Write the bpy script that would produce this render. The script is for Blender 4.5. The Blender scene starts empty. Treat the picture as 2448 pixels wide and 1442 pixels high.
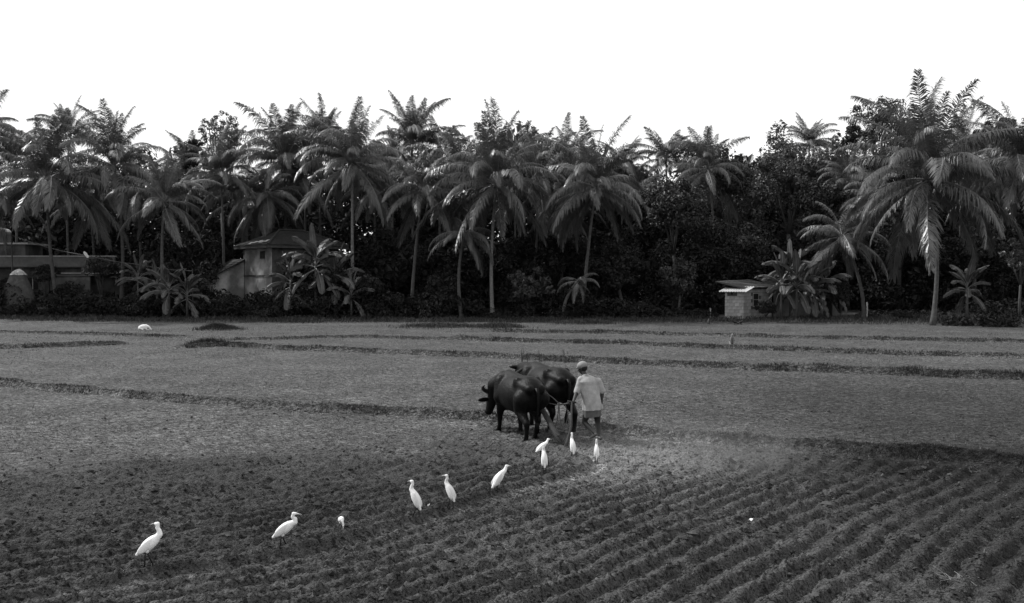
import bpy, bmesh, math, random
import numpy as np
from mathutils import Vector, Matrix, Euler

# ------------------------------------------------------------------ camera, light, exposure
SC = bpy.context.scene
COL = SC.collection
CAM_H = 3.33
PITCH = math.atan(49/2000)
cd = bpy.data.cameras.new('camera'); cam = bpy.data.objects.new('camera', cd); COL.objects.link(cam)
cam.location = (0, 0, CAM_H); cam.rotation_euler = (math.pi/2-PITCH, 0, 0)
cd.sensor_width = 36; cd.lens = 2000/2448*36; cd.clip_start = .1; cd.clip_end = 6000
SC.camera = cam
SUN_DIR = Vector((-.80, .38, .86)).normalized()      # towards the sun: left, a little beyond the field
w = bpy.data.worlds.new('World'); SC.world = w; w.use_nodes = True
nt = w.node_tree; bg = nt.nodes['Background']
sky = nt.nodes.new('ShaderNodeTexSky'); sky.sky_type = 'NISHITA'; sky.sun_disc = False
sky.sun_elevation = math.asin(SUN_DIR.z); sky.sun_rotation = math.atan2(SUN_DIR.x, SUN_DIR.y)
bw = nt.nodes.new('ShaderNodeRGBToBW'); mx = nt.nodes.new('ShaderNodeMixRGB')
mx.inputs['Fac'].default_value = .88; mx.inputs['Color2'].default_value = (12.6, 12.6, 12.6, 1)   # closed bright cloud layer
nt.links.new(sky.outputs[0], bw.inputs[0]); nt.links.new(bw.outputs[0], mx.inputs['Color1'])
nt.links.new(mx.outputs[0], bg.inputs['Color']); bg.inputs['Strength'].default_value = .1
sd = bpy.data.lights.new('sun', 'SUN'); sd.energy = 5.0; sd.angle = math.radians(3); sd.color = (1, 1, 1)
sun = bpy.data.objects.new('sun', sd); COL.objects.link(sun)
sun.rotation_euler = SUN_DIR.to_track_quat('Z', 'Y').to_euler()
SC.view_settings.view_transform = 'Standard'; SC.view_settings.look = 'None'
SC.view_settings.exposure = 0; SC.view_settings.gamma = 1; SC.view_settings.use_curve_mapping = False
SC.cycles.max_bounces = 5; SC.cycles.diffuse_bounces = 3; SC.cycles.glossy_bounces = 2
SC.cycles.transparent_max_bounces = 4; SC.cycles.volume_bounces = 1

RNG = np.random.default_rng(7); random.seed(7)
CP, SP = math.cos(PITCH), math.sin(PITCH)

# ------------------------------------------------------------------ helpers
def ray(px, py):
    u = (px-1224)/2000; v = -(py-721)/2000
    return u, CP+v*SP, -SP+v*CP
def P(px, py, Y):                       # point seen at photo pixel (px,py), at distance Y
    a, b, c = ray(px, py); t = Y/b
    return Vector((a*t, Y, CAM_H+c*t))
def G(px, py, z=0.):                    # point of the ground seen at a photo pixel
    a, b, c = ray(px, py); t = (z-CAM_H)/c
    return (a*t, b*t)

def tag(o, label=None, cat=None, group=None, kind=None):
    for k, v in (('label', label), ('category', cat), ('group', group), ('kind', kind)):
        if v: o[k] = v
    return o
def empty(name, loc=(0, 0, 0), rz=0., label=None, cat=None, group=None):
    o = bpy.data.objects.new(name, None); COL.objects.link(o)
    o.location = loc; o.rotation_euler = (0, 0, rz); o.empty_display_size = .2
    return tag(o, label, cat, group)
def link(name, me, parent=None, mat=None):
    o = bpy.data.objects.new(name, me); COL.objects.link(o)
    if mat is not None and not me.materials: me.materials.append(mat)
    if parent is not None: o.parent = parent
    return o
def np_mesh(name, V, F, mat=None, smooth=False, attr=None):
    """V (n,3); F (m,k) one face size, or list of such arrays"""
    if not isinstance(F, list): F = [F]
    me = bpy.data.meshes.new(name); V = np.asarray(V, dtype=np.float32)
    me.vertices.add(len(V)); me.vertices.foreach_set('co', V.ravel())
    idx = np.concatenate([np.asarray(f, dtype=np.int32).ravel() for f in F])
    tot = np.concatenate([np.full(len(f), np.asarray(f).shape[1], dtype=np.int32) for f in F])
    st = np.concatenate([[0], np.cumsum(tot)[:-1]]).astype(np.int32)
    me.loops.add(len(idx)); me.loops.foreach_set('vertex_index', idx)
    me.polygons.add(len(tot)); me.polygons.foreach_set('loop_start', st); me.polygons.foreach_set('loop_total', tot)
    me.polygons.foreach_set('use_smooth', np.full(len(tot), smooth))
    for nm, a in (attr or {}).items():
        at = me.attributes.new(nm, 'FLOAT', 'POINT'); at.data.foreach_set('value', np.asarray(a, dtype=np.float32))
    me.update(calc_edges=True); me.validate()
    if mat is not None: me.materials.append(mat)
    return me

class MB:                                # collects simple shapes into one mesh
    def __init__(s): s.v = []; s.q = []; s.t = []
    def add(s, V, Q=(), T=()):
        n = len(s.v); s.v += [tuple(p) for p in V]
        s.q += [tuple(i+n for i in f) for f in Q]; s.t += [tuple(i+n for i in f) for f in T]
    def box(s, c, d, M=None):
        V = [Vector((x*d[0]/2, y*d[1]/2, z*d[2]/2)) for x in (-1, 1) for y in (-1, 1) for z in (-1, 1)]
        if M is not None: V = [M @ p for p in V]
        s.add([p+Vector(c) for p in V], [(0, 1, 3, 2), (4, 6, 7, 5), (0, 4, 5, 1), (2, 3, 7, 6), (0, 2, 6, 4), (1, 5, 7, 3)])
    def tube(s, pts, rad, n=8, cap=True):
        pts = [Vector(p) for p in pts]; m = len(pts)
        rad = rad if hasattr(rad, '__len__') else [rad]*m
        V = []; ref = Vector((.13, .31, .94))
        for i, p in enumerate(pts):
            t = (pts[min(i+1, m-1)]-pts[max(i-1, 0)]).normalized()
            if abs(t.dot(ref)) > .97: ref = Vector((.9, .2, .1))
            a = t.cross(ref).normalized(); b = t.cross(a)
            ref = b
            ref = a.cross(t)
            for k in range(n):
                th = 2*math.pi*k/n; V.append(p+(a*math.cos(th)+b*math.sin(th))*rad[i])
        Q = [(i*n+k, i*n+(k+1) % n, (i+1)*n+(k+1) % n, (i+1)*n+k) for i in range(m-1) for k in range(n)]
        T = []
        if cap:
            V += [pts[0], pts[-1]]; c0, c1 = m*n, m*n+1
            T = [(c0, (k+1) % n, k) for k in range(n)]+[(c1, (m-1)*n+k, (m-1)*n+(k+1) % n) for k in range(n)]
        s.add(V, Q, T)
    def ball(s, c, r, M=None, nu=12, nv=8):
        r = r if hasattr(r, '__len__') else (r, r, r)
        V = []; 
        for i in range(1, nv):
            ph = math.pi*i/nv
            for k in range(nu):
                th = 2*math.pi*k/nu
                V.append(Vector((r[0]*math.sin(ph)*math.cos(th), r[1]*math.sin(ph)*math.sin(th), r[2]*math.cos(ph))))
        V += [Vector((0, 0, r[2])), Vector((0, 0, -r[2]))]; tp, bt = len(V)-2, len(V)-1
        if M is not None: V = [M @ p for p in V]
        V = [p+Vector(c) for p in V]
        Q = [(i*nu+k, (i+1)*nu+k, (i+1)*nu+(k+1) % nu, i*nu+(k+1) % nu) for i in range(nv-2) for k in range(nu)]
        T = [(tp, k, (k+1) % nu) for k in range(nu)]+[(bt, (nv-2)*nu+(k+1) % nu, (nv-2)*nu+k) for k in range(nu)]
        s.add(V, Q, T)
    def cap(s, p0, r0, p1, r1, n=12):     # tapered capsule
        p0, p1 = Vector(p0), Vector(p1)
        s.tube([p0, p1], [r0, r1], n); s.ball(p0, r0, None, n, 8); s.ball(p1, r1, None, n, 8)
    def chain(s, pr, n=12):
        for (a, ra), (b, rb) in zip(pr[:-1], pr[1:]): s.cap(a, ra, b, rb, n)
    def mesh(s, name, mat=None, smooth=False):
        F = []
        if s.q: F.append(np.array(s.q))
        if s.t: F.append(np.array(s.t))
        return np_mesh(name, np.array([tuple(p) for p in s.v]), F, mat, smooth)
    def build(s, name, mat, parent=None, smooth=False): return link(name, s.mesh(name, mat, smooth), parent)
    def fuse(s, name, mat, parent=None, voxel=.02, it=4, disp=None):   # union into one continuous skin
        tmp = bpy.data.objects.new('tmp', s.mesh('tmp')); COL.objects.link(tmp)
        m = tmp.modifiers.new('r', 'REMESH'); m.mode = 'VOXEL'; m.voxel_size = voxel; m.use_smooth_shade = True
        k = tmp.modifiers.new('s', 'SMOOTH'); k.factor = .6; k.iterations = it
        dg = bpy.context.evaluated_depsgraph_get(); dg.update()
        me = bpy.data.meshes.new_from_object(tmp.evaluated_get(dg))
        bpy.data.objects.remove(tmp); me.name = name; me.materials.clear(); me.materials.append(mat)
        me.polygons.foreach_set('use_smooth', np.ones(len(me.polygons), bool))
        return link(name, me, parent)

# value noise on numpy arrays
def _h(i, j, s):
    n = (i.astype(np.int64)*374761393+j.astype(np.int64)*668265263+s*1442695041) & 0x7fffffff
    n = ((n ^ (n >> 13))*1274126177) & 0x7fffffff
    n = ((n ^ (n >> 16))*2246822519) & 0x7fffffff
    return ((n ^ (n >> 11)) & 0xffff)/65535.
def vn(x, y, s=0):
    xi, yi = np.floor(x), np.floor(y); fx, fy = x-xi, y-yi
    fx, fy = fx*fx*(3-2*fx), fy*fy*(3-2*fy)
    a, b, c, d = _h(xi, yi, s), _h(xi+1, yi, s), _h(xi, yi+1, s), _h(xi+1, yi+1, s)
    return (a*(1-fx)+b*fx)*(1-fy)+(c*(1-fx)+d*fx)*fy
def fbm(x, y, s=0, o=4):
    r = 0; a = .5; t = 0
    for k in range(o): r = r+a*vn(x*2**k+k*17.3, y*2**k-k*9.1, s+k); t += a; a *= .5
    return r/t
def sstep(a, b, x):
    t = np.clip((x-a)/(b-a), 0, 1); return t*t*(3-2*t)
def dline(x, y, pts, signed=False):
    best = np.full(x.shape, 1e9); sg = np.ones(x.shape); al = np.zeros(x.shape); acc = 0
    for (x0, y0), (x1, y1) in zip(pts[:-1], pts[1:]):
        dx, dy = x1-x0, y1-y0; L2 = dx*dx+dy*dy
        t = np.clip(((x-x0)*dx+(y-y0)*dy)/L2, 0, 1)
        d = np.hypot(x-x0-t*dx, y-y0-t*dy); m = d < best
        best = np.where(m, d, best); sg = np.where(m, np.sign(dx*(y-y0)-dy*(x-x0)), sg)
        al = np.where(m, acc+t*math.sqrt(L2), al); acc += math.sqrt(L2)
    return (best*sg if signed else best), al

# ------------------------------------------------------------------ materials (all greys: a black and white picture)
def mat(name, v, rough=.8, var=.25, scale=6., bump=0., bscale=40., spec=.3, attr=None, trans=0., stain=None):
    m = bpy.data.materials.new(name); m.use_nodes = True; n = m.node_tree; b = n.nodes['Principled BSDF']
    b.inputs['Roughness'].default_value = rough; b.inputs['Specular IOR Level'].default_value = spec
    tc = n.nodes.new('ShaderNodeTexCoord'); nz = n.nodes.new('ShaderNodeTexNoise')
    nz.inputs['Scale'].default_value = scale; nz.inputs['Detail'].default_value = 6; nz.inputs['Roughness'].default_value = .65
    n.links.new(tc.outputs['Object'], nz.inputs['Vector'])
    mr = n.nodes.new('ShaderNodeMapRange'); mr.inputs['From Min'].default_value = .3; mr.inputs['From Max'].default_value = .7
    mr.inputs['To Min'].default_value = v*(1-var); mr.inputs['To Max'].default_value = v*(1+var)
    n.links.new(nz.outputs[0], mr.inputs['Value']); out = mr.outputs[0]
    oi = n.nodes.new('ShaderNodeObjectInfo'); r2 = n.nodes.new('ShaderNodeMapRange')
    r2.inputs['To Min'].default_value = .8; r2.inputs['To Max'].default_value = 1.2
    n.links.new(oi.outputs['Random'], r2.inputs['Value'])
    mu = n.nodes.new('ShaderNodeMath'); mu.operation = 'MULTIPLY'
    n.links.new(out, mu.inputs[0]); n.links.new(r2.outputs[0], mu.inputs[1]); out = mu.outputs[0]
    if attr:
        at = n.nodes.new('ShaderNodeAttribute'); at.attribute_name = attr
        mu = n.nodes.new('ShaderNodeMath'); mu.operation = 'MULTIPLY'
        n.links.new(out, mu.inputs[0]); n.links.new(at.outputs['Fac'], mu.inputs[1]); out = mu.outputs[0]
    if stain:                            # big weather stains on plaster
        n2 = n.nodes.new('ShaderNodeTexNoise'); n2.inputs['Scale'].default_value = stain[0]; n2.inputs['Detail'].default_value = 5
        n.links.new(tc.outputs['Object'], n2.inputs['Vector'])
        m2 = n.nodes.new('ShaderNodeMapRange'); m2.inputs['From Min'].default_value = .42; m2.inputs['From Max'].default_value = .6
        m2.inputs['To Min'].default_value = stain[1]; m2.inputs['To Max'].default_value = 1.
        n.links.new(n2.outputs[0], m2.inputs['Value'])
        mu = n.nodes.new('ShaderNodeMath'); mu.operation = 'MULTIPLY'
        n.links.new(out, mu.inputs[0]); n.links.new(m2.outputs[0], mu.inputs[1]); out = mu.outputs[0]
    n.links.new(out, b.inputs['Base Color'])
    if bump:
        bn = n.nodes.new('ShaderNodeTexNoise'); bn.inputs['Scale'].default_value = bscale; bn.inputs['Detail'].default_value = 4
        n.links.new(tc.outputs['Object'], bn.inputs['Vector'])
        bp = n.nodes.new('ShaderNodeBump'); bp.inputs['Strength'].default_value = bump; bp.inputs['Distance'].default_value = .02
        n.links.new(bn.outputs[0], bp.inputs['Height']); n.links.new(bp.outputs[0], b.inputs['Normal'])
    if trans:
        tr = n.nodes.new('ShaderNodeBsdfTranslucent'); ms = n.nodes.new('ShaderNodeMixShader'); ms.inputs[0].default_value = trans
        n.links.new(out, tr.inputs['Color'])
        n.links.new(b.outputs[0], ms.inputs[1]); n.links.new(tr.outputs[0], ms.inputs[2])
        n.links.new(ms.outputs[0], n.nodes['Material Output'].inputs['Surface'])
    return m
M_frond = mat('frond_leaf', .085, .38, .3, 1.5, spec=.5, trans=.18)
M_frond_far = mat('frond_leaf_far', .082, .5, .3, 1.5, spec=.4, trans=.15)
M_rachis = mat('frond_rachis', .14, .5, .2, 4)
M_trunkp = mat('pale_palm_trunk', .12, .9, .45, 5, .8, 14)
M_trunk = mat('palm_trunk', .055, .9, .45, 5, .8, 14)
M_bark = mat('bark', .045, .9, .4, 4, .8, 12)
M_leaf = mat('tree_leaf', .034, .5, .35, .7, attr='v', spec=.35, trans=.12)
M_leafd = mat('dark_leaf', .022, .7, .35, .6, attr='v', spec=.12, trans=.08)
M_leafl = mat('light_leaf', .065, .5, .35, .7, attr='v', spec=.4, trans=.15)
M_mass = mat('undergrowth_leaf', .017, .75, .4, .3, attr='v', spec=.1, trans=.05)
M_banana = mat('banana_leaf', .06, .5, .45, 2.2, spec=.35, trans=.2)
M_bstem = mat('banana_stem', .06, .6, .5, 5)
M_grass = mat('bund_grass', .028, .8, .4, 1.2, attr='v', spec=.2)
M_stub = mat('stubble', .085, .85, .35, .8, attr='v', spec=.2)
M_root = mat('dry_root', .15, .9)
M_clod = mat('clod_soil', .045, .95, .3, 3, .4, 60, attr='v', spec=.1)
M_straw = mat('straw', .22, .8, .3, 3, attr='v', spec=.2)
M_hide = mat('buffalo_hide', .004, .5, .6, 4, .6, 22, spec=.09)
M_horn = mat('horn', .02, .5, .3, 8)
M_hoof = mat('hoof', .02, .7, .3, 8)
M_skin = mat('skin', .018, .5, .2, 8, spec=.4)
M_hair = mat('hair', .01, .8)
M_shirt = mat('shirt_cloth', .33, .9, .28, 6, 1., 8)
M_cap = mat('cap_cloth', .24, .9, .15, 9)
M_lungi = mat('lungi_cloth', .1, .9, .2, 14, .3, 30)
M_wood = mat('worn_wood', .018, .8, .4, 12, .5, 30)
M_iron = mat('iron', .03, .5)
M_rope = mat('rope', .06, .9)
M_white = mat('egret_feather', .72, .8, .05, 9, .12, 60, spec=.2)
M_wing = mat('egret_wing', .64, .8, .08, 14, .2, 60, spec=.2)
M_bill = mat('egret_bill', .36, .6)
M_bleg = mat('egret_leg', .02, .6)
M_dogw = mat('white_fur', .7, .9, .1)
M_dogb = mat('pale_fur', .16, .9, .3)
M_dogd = mat('dark_fur', .02, .9, .3)
M_black = mat('black_feather', .008, .5)
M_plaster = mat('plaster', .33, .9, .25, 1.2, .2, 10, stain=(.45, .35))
M_plasterd = mat('shaded_plaster', .08, .9, .35, 1.0, .2, 10, stain=(.5, .4))
M_concrete = mat('concrete', .11, .9, .3, 1.5, .2, 12)
M_edge = mat('bleached_edge', .28, .9, .3, 3)
M_block = mat('block', .27, .9, .2, 3, .3, 20)
M_mortar = mat('mortar', .07, .95, .2, 6)
M_tile = mat('roof_tile', .022, .85, .45, 2.2, .3, 20)
M_tilep = mat('pale_tile', .28, .8, .3, 3)
M_tin = mat('whitewashed_tin', .6, .5, .1, 3)
M_tar = mat('asbestos_sheet', .055, .8, .35, 2)
M_dark = mat('dark_inside', .006, .9)
M_plastic = mat('plastic_sheet', .6, .4, .25, 3, .5, 6)
M_hay = mat('hay', .05, .95, .4, 3, .8, 20)
M_tank = mat('tank', .10, .6, .2, 3)
M_tankt = mat('tank_top', .5, .5, .1, 3)  # lit top painted in: lid paler than the tank body
M_wire = mat('wire', .06, .5)

# ------------------------------------------------------------------ the field: bunds, furrows, relief
def GL(pts): return [G(*p) for p in pts]
BUND_A1 = GL([(-420, 880), (-200, 900), (0, 919), (100, 930), (250, 943), (400, 957), (550, 969), (700, 979), (850, 986), (1000, 992), (1150, 1001), (1215, 1008)])
BUND_A2 = GL([(1435, 1030), (1490, 1036), (1560, 1046), (1700, 1059), (1850, 1068), (2000, 1079), (2100, 1087), (2250, 1097), (2448, 1114), (2700, 1138), (2950, 1165)])
BUND_B1 = GL([(-420, 838), (-200, 836), (0, 834), (150, 829), (285, 825)])
BUND_B2 = GL([(440, 832), (540, 828), (700, 836), (850, 842), (1000, 848), (1150, 854), (1300, 861), (1400, 866), (1550, 872), (1765, 882)])
BUND_B3 = GL([(1800, 886), (1900, 887), (2100, 894), (2300, 902), (2448, 907), (2750, 918)])
BUND_C = GL([(1100, 813), (1300, 819), (1500, 823), (1750, 834), (1900, 839), (2100, 847), (2300, 852), (2448, 857), (2700, 866)])
BUND_D1 = GL([(-300, 790), (0, 795), (150, 798), (300, 802), (450, 808)])
BUND_D2 = GL([(560, 813), (700, 811), (850, 806), (1000, 811), (1100, 813)])
BUND_E = GL([(1180, 793), (1250, 795), (1450, 797), (1650, 802), (1750, 804), (1900, 808), (2100, 813), (2448, 819), (2700, 824)])
BUND_F = GL([(1480, 772), (1700, 773), (2050, 774)])
#        line, height, width, grass height, grass density per metre
BUNDS = [(BUND_A1, .20, .22, .05, 170), (BUND_A2, .22, .24, .06, 210), (BUND_B1, .20, .30, .08, 150), (BUND_B2, .20, .30, .08, 160),
         (BUND_B3, .24, .34, .12, 200), (BUND_C, .17, .38, .10, 130), (BUND_D1, .12, .36, .10, 80), (BUND_D2, .12, .36, .10, 90),
         (BUND_E, .16, .4, .10, 110), (BUND_F, .1, .5, .08, 50)]
PATH = [(-30, -14), (-12, 2.2), (-8.6, 5.6), (-4.8, 8.76), (-2.8, 10.0), (-1.5, 11.2), (0, 12.95), (1.0, 14.1), (1.55, 14.9), (1.62, 15.5), (1.25, 16.1), (.75, 16.9), (.1, 18.0), (-.4, 18.8), (-.9, 20.5), (-1.5, 30)]
PHASE = [(-30, -14), (-12, 2.2), (-8.6, 5.6), (-4.8, 8.76), (-2.8, 10.0), (-1.5, 11.2), (0, 12.95), (1.3, 14.4), (3.2, 16.3), (14, 27.5)]
A_X = np.array([p[0] for p in BUND_A1]+[p[0] for p in BUND_A2]); A_Y = np.array([p[1] for p in BUND_A1]+[p[1] for p in BUND_A2])
DARK_X = [-30]+[G(*p)[0] for p in [(-200, 1125), (0, 1120), (250, 1105), (500, 1092), (800, 1075), (1000, 1068), (1150, 1060), (1290, 1062)]]+[3]
DARK_Y = [15.4]+[G(*p)[1] for p in [(-200, 1125), (0, 1120), (250, 1105), (500, 1092), (800, 1075), (1000, 1068), (1150, 1060), (1290, 1062)]]+[17.]

def field(x, y):
    """height and surface masks of the ground at world x,y"""
    r = np.hypot(x, y); near = 1-sstep(45, 75, r)
    wx = x+.28*(fbm(x*.5, y*.5, 3, 2)-.5); wy = y+.28*(fbm(x*.5+7, y*.5, 4, 2)-.5)
    yA = np.interp(x, A_X, A_Y)
    dp, al = dline(wx, wy, PATH, True)
    inA = 1-sstep(-.9, -.3, y-yA)                      # this side of bund A
    right = sstep(0, .25, -dp)*inA*sstep(-14, -9, -np.abs(x))
    yD = np.interp(x, DARK_X, DARK_Y)
    left = sstep(0, .2, dp)*(1-sstep(-.8, 1.0, y-yD+3.2*(fbm(x*.45, y*.45, 9, 4)-.5)))
    pq, _ = dline(wx, wy, PHASE, True)
    dB = (wx-1.3)*math.sin(math.radians(24))+(wy-15.3)*math.cos(math.radians(24)); sh = 1.6      # laps turn along the bank
    lap = np.logaddexp(-pq*sh, dB*sh)/sh*right+(-pq)*(1-right)
    ph = lap/.34+.9*(fbm(x*.16, y*.16, 13, 2)-.5)+.4*(fbm(x*.8, y*.8, 11, 3)-.5)+.16*(fbm(x*3.2, y*3.2, 12, 2)-.5)
    t_ = ph-np.floor(ph); f = np.where(t_ < .68, t_/.68, (1-t_)/.32); f = f*f*(3-2*f)*.55+f*.45
    amp = .098*(.3+1.3*fbm(x*.7, y*.7, 21, 3))
    z = right*amp*(f-.5)
    pl = -dp/.36+.5*fbm(x*.8, y*.8, 14, 2); pl = pl-np.floor(pl); fl = np.where(pl < .68, pl/.68, (1-pl)/.32)
    z += left*(.05+.075*np.exp(-(dp/2.6)**2))*(fl-.5)*(.4+1.1*fbm(x*.6, y*.6, 15, 2))
    # last furrow: open groove with thrown-up crest along the path
    z += inA*(-.07*np.exp(-((dp+.02)/.10)**2)+.055*np.exp(-((dp-.2)/.12)**2)*(x < 2)*(.5+fbm(x*2, y*2, 31, 2)))
    lsoft = sstep(0, .2, dp)*(1-sstep(-2.2, 2.0, y-yD+4.5*(fbm(x*.5, y*.8, 9, 5)-.5)))
    tilled = np.clip(right+left, 0, 1)
    # clods
    c1 = fbm(x*5.5, y*5.5, 41, 3); c2 = vn(x*13, y*13, 47); c3 = vn(x*27, y*27, 53)
    k = near*(1-sstep(22, 40, r)*.6)
    z += k*(.045+.02*tilled)*(c1-.5)+k*(.04+.11*tilled)*np.clip(c2-.62, 0, 1)+k*(.028-.01*tilled)*(c3-.5)
    z += -k*tilled*.05*np.clip(vn(x*8, y*8, 59)-.8, 0, 1)*3
    z += .05*(fbm(x*.35, y*.35, 61, 3)-.5)*near
    bm = np.zeros(x.shape)
    for line, h, wd, gh, gd in BUNDS:
        d, a = dline(x, y, line, True)
        d = d+.16*(fbm(x*1.6, y*1.6, 71, 2)-.5)
        e = np.exp(-np.where(d > 0, (d/(wd*1.6))**2, (d/(wd*.42))**2))
        e = e*(.75+.5*fbm(x*.9, y*.9, 73, 2))
        bm = np.maximum(bm, e); z = z+h*e
    # brush mounds beside the trees and on the bunds
    for (mx_, my_), rr, hh in MOUNDS:
        z += hh*np.exp(-(((x-mx_)/rr)**2+((y-my_)/(rr*.6))**2))*(.6+.8*fbm(x*1.5, y*1.5, 81, 3))
    z += sstep(66, 90, r)*.35*(r < 3000)
    return z, np.clip(right+lsoft, 0, 1), lsoft, right, bm, dp
MOUNDS = [(G(523, 790), 1.1, .28), (G(495, 828), .9, .12), (G(1190, 785), 1.6, .16), (G(1050, 783), 2.6, .12), (G(1400, 775), 1.8, .15), (G(1940, 1164), .45, .12)]
def H(x, y):
    return float(field(np.array([float(x)]), np.array([float(y)]))[0][0])

def ground():
    th = np.concatenate([np.linspace(-180, -60, 13)[:-1], np.linspace(-60, -36, 14)[:-1], np.linspace(-36, 36, 600), np.linspace(36, 60, 14)[1:], np.linspace(60, 180, 13)[1:]])
    th = th[:-1]
    rr = np.concatenate([np.linspace(1.5, 7.4, 18)[:-1], 7.4*np.exp(np.arange(0, math.log(78/7.4), .0031)), 80*np.exp(np.linspace(0, math.log(4500/80), 26))])
    T, R = np.meshgrid(np.radians(th), rr); X = (R*np.sin(T)).ravel(); Y = (R*np.cos(T)).ravel()
    z, tl, le, ri, bm, dp = field(X, Y)
    nr, nc = len(rr), len(th)
    i = np.arange(nr-1)[:, None]*nc; j = np.arange(nc)[None, :]; j2 = (j+1) % nc
    F = np.stack([i+j, i+j2, i+nc+j2, i+nc+j], -1).reshape(-1, 4)
    V = np.stack([X, Y, z], 1); c = len(V)
    V = np.vstack([V, [[0, 0, 0]]]); F3 = np.stack([np.full(nc, c), (np.arange(nc)+1) % nc, np.arange(nc)], 1)
    pad = lambda a: np.append(a, 0.)
    # pale soil paints in the dust glow; dark soil paints in an edge vignette
    dust_glow = np.exp(-(((X-1.9)/2.2)**2+((Y-15.0)/2.0)**2))
    darkened = sstep(1.6, 8.0, X-.10*(Y-9))*(1-sstep(20, 36, Y))*.75+.55*np.exp(-(((X-8.4)/3.5)**2+((Y-15.2)/1.3)**2))  # vignette towards the right, and a dark spot by the bank
    darkened = darkened+sstep(64, 74, Y)*.6  # also darker towards the grove
    yA = np.interp(X, A_X, A_Y)
    me = np_mesh('ground', V, [F, F3], M_ground, True, {'tilled': pad(tl), 'left': pad(le), 'bund': pad(np.clip(bm, 0, 1)), 'dust_glow': pad(dust_glow), 'darkened': pad(np.clip(darkened, 0, 1))})
    o = link('ground', me); o['kind'] = 'structure'; o['label'] = 'ploughed field with low grassy banks between plots'
    return o

def ground_mat():
    m = bpy.data.materials.new('field_soil'); m.use_nodes = True; n = m.node_tree; b = n.nodes['Principled BSDF']
    b.inputs['Roughness'].default_value = .92; b.inputs['Specular IOR Level'].default_value = .15
    L = n.links.new; tc = n.nodes.new('ShaderNodeTexCoord')
    def noise(s, d=6, r=.7, mp=None):
        z = n.nodes.new('ShaderNodeTexNoise'); z.inputs['Scale'].default_value = s; z.inputs['Detail'].default_value = d; z.inputs['Roughness'].default_value = r
        if mp:
            q = n.nodes.new('ShaderNodeMapping'); q.inputs['Scale'].default_value = mp; L(tc.outputs['Object'], q.inputs[0]); L(q.outputs[0], z.inputs['Vector'])
        else: L(tc.outputs['Object'], z.inputs['Vector'])
        return z.outputs[0]
    def mr(i, a, b_, c, d):
        q = n.nodes.new('ShaderNodeMapRange'); L(i, q.inputs[0])
        for k, v in zip((1, 2, 3, 4), (a, b_, c, d)): q.inputs[k].default_value = v
        return q.outputs[0]
    def ma(op, a, b_):
        q = n.nodes.new('ShaderNodeMath'); q.operation = op
        for k, v in ((0, a), (1, b_)):
            if isinstance(v, (int, float)): q.inputs[k].default_value = v
            else: L(v, q.inputs[k])
        return q.outputs[0]
    def at(nm):
        q = n.nodes.new('ShaderNodeAttribute'); q.attribute_name = nm; return q.outputs['Fac']
    soil = ma('MULTIPLY', mr(noise(3, 3, .5), .3, .7, .75, 1.3), mr(noise(30, 4, .65), .34, .66, .024, .082))
    stub = ma('MULTIPLY', mr(noise(5, 3, .5, (.5, 1, 1)), .3, .7, .6, 1.4), ma('MULTIPLY', mr(noise(38, 2, .5, (.6, 1, 1)), .36, .64, .6, 1.4), mr(noise(13, 3, .5, (.5, 1.2, 1)), .36, .64, .03, .13)))
    big = mr(noise(.35, 4), .35, .65, .78, 1.25)
    t = at('tilled')
    q = n.nodes.new('ShaderNodeMix'); q.data_type = 'FLOAT'; L(t, q.inputs[0]); L(stub, q.inputs[2]); L(soil, q.inputs[3]); v = q.outputs[0]
    v = ma('MULTIPLY', v, big)
    v = ma('MULTIPLY', v, mr(at('left'), 0, 1, 1, .7))
    v = ma('MULTIPLY', v, mr(at('bund'), .2, .9, 1, .7))
    v = ma('MULTIPLY', v, mr(at('dust_glow'), 0, 1, 1, 2.3))  # glow of dust in the air, painted on the soil
    v = ma('MULTIPLY', v, mr(at('darkened'), 0, 1, 1, .24))  # painted edge vignette, and the darker strip along the grove
    spk = mr(noise(60, 3, .6, (.6, 1, 1)), .66, .74, 1, 2.6)     # flecks of chaff
    v = ma('MULTIPLY', v, spk)
    pit_shade = ma('MULTIPLY', mr(noise(15, 2, .5, (.7, 1.2, 1)), .37, .41, .28, 1), mr(noise(34, 1, .5), .36, .41, .3, 1))  # shade of tiny hollows painted as dark specks
    v = ma('MULTIPLY', v, pit_shade)
    L(v, b.inputs['Base Color'])
    bp = n.nodes.new('ShaderNodeBump'); bp.inputs['Strength'].default_value = .9; bp.inputs['Distance'].default_value = .04
    h = ma('ADD', noise(16, 3, .5), ma('MULTIPLY', mr(noise(42, 2, .5), .45, .62, 0, 1), .3)); L(h, bp.inputs['Height']); L(bp.outputs[0], b.inputs['Normal'])
    return m
M_ground = ground_mat()
ground()

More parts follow.
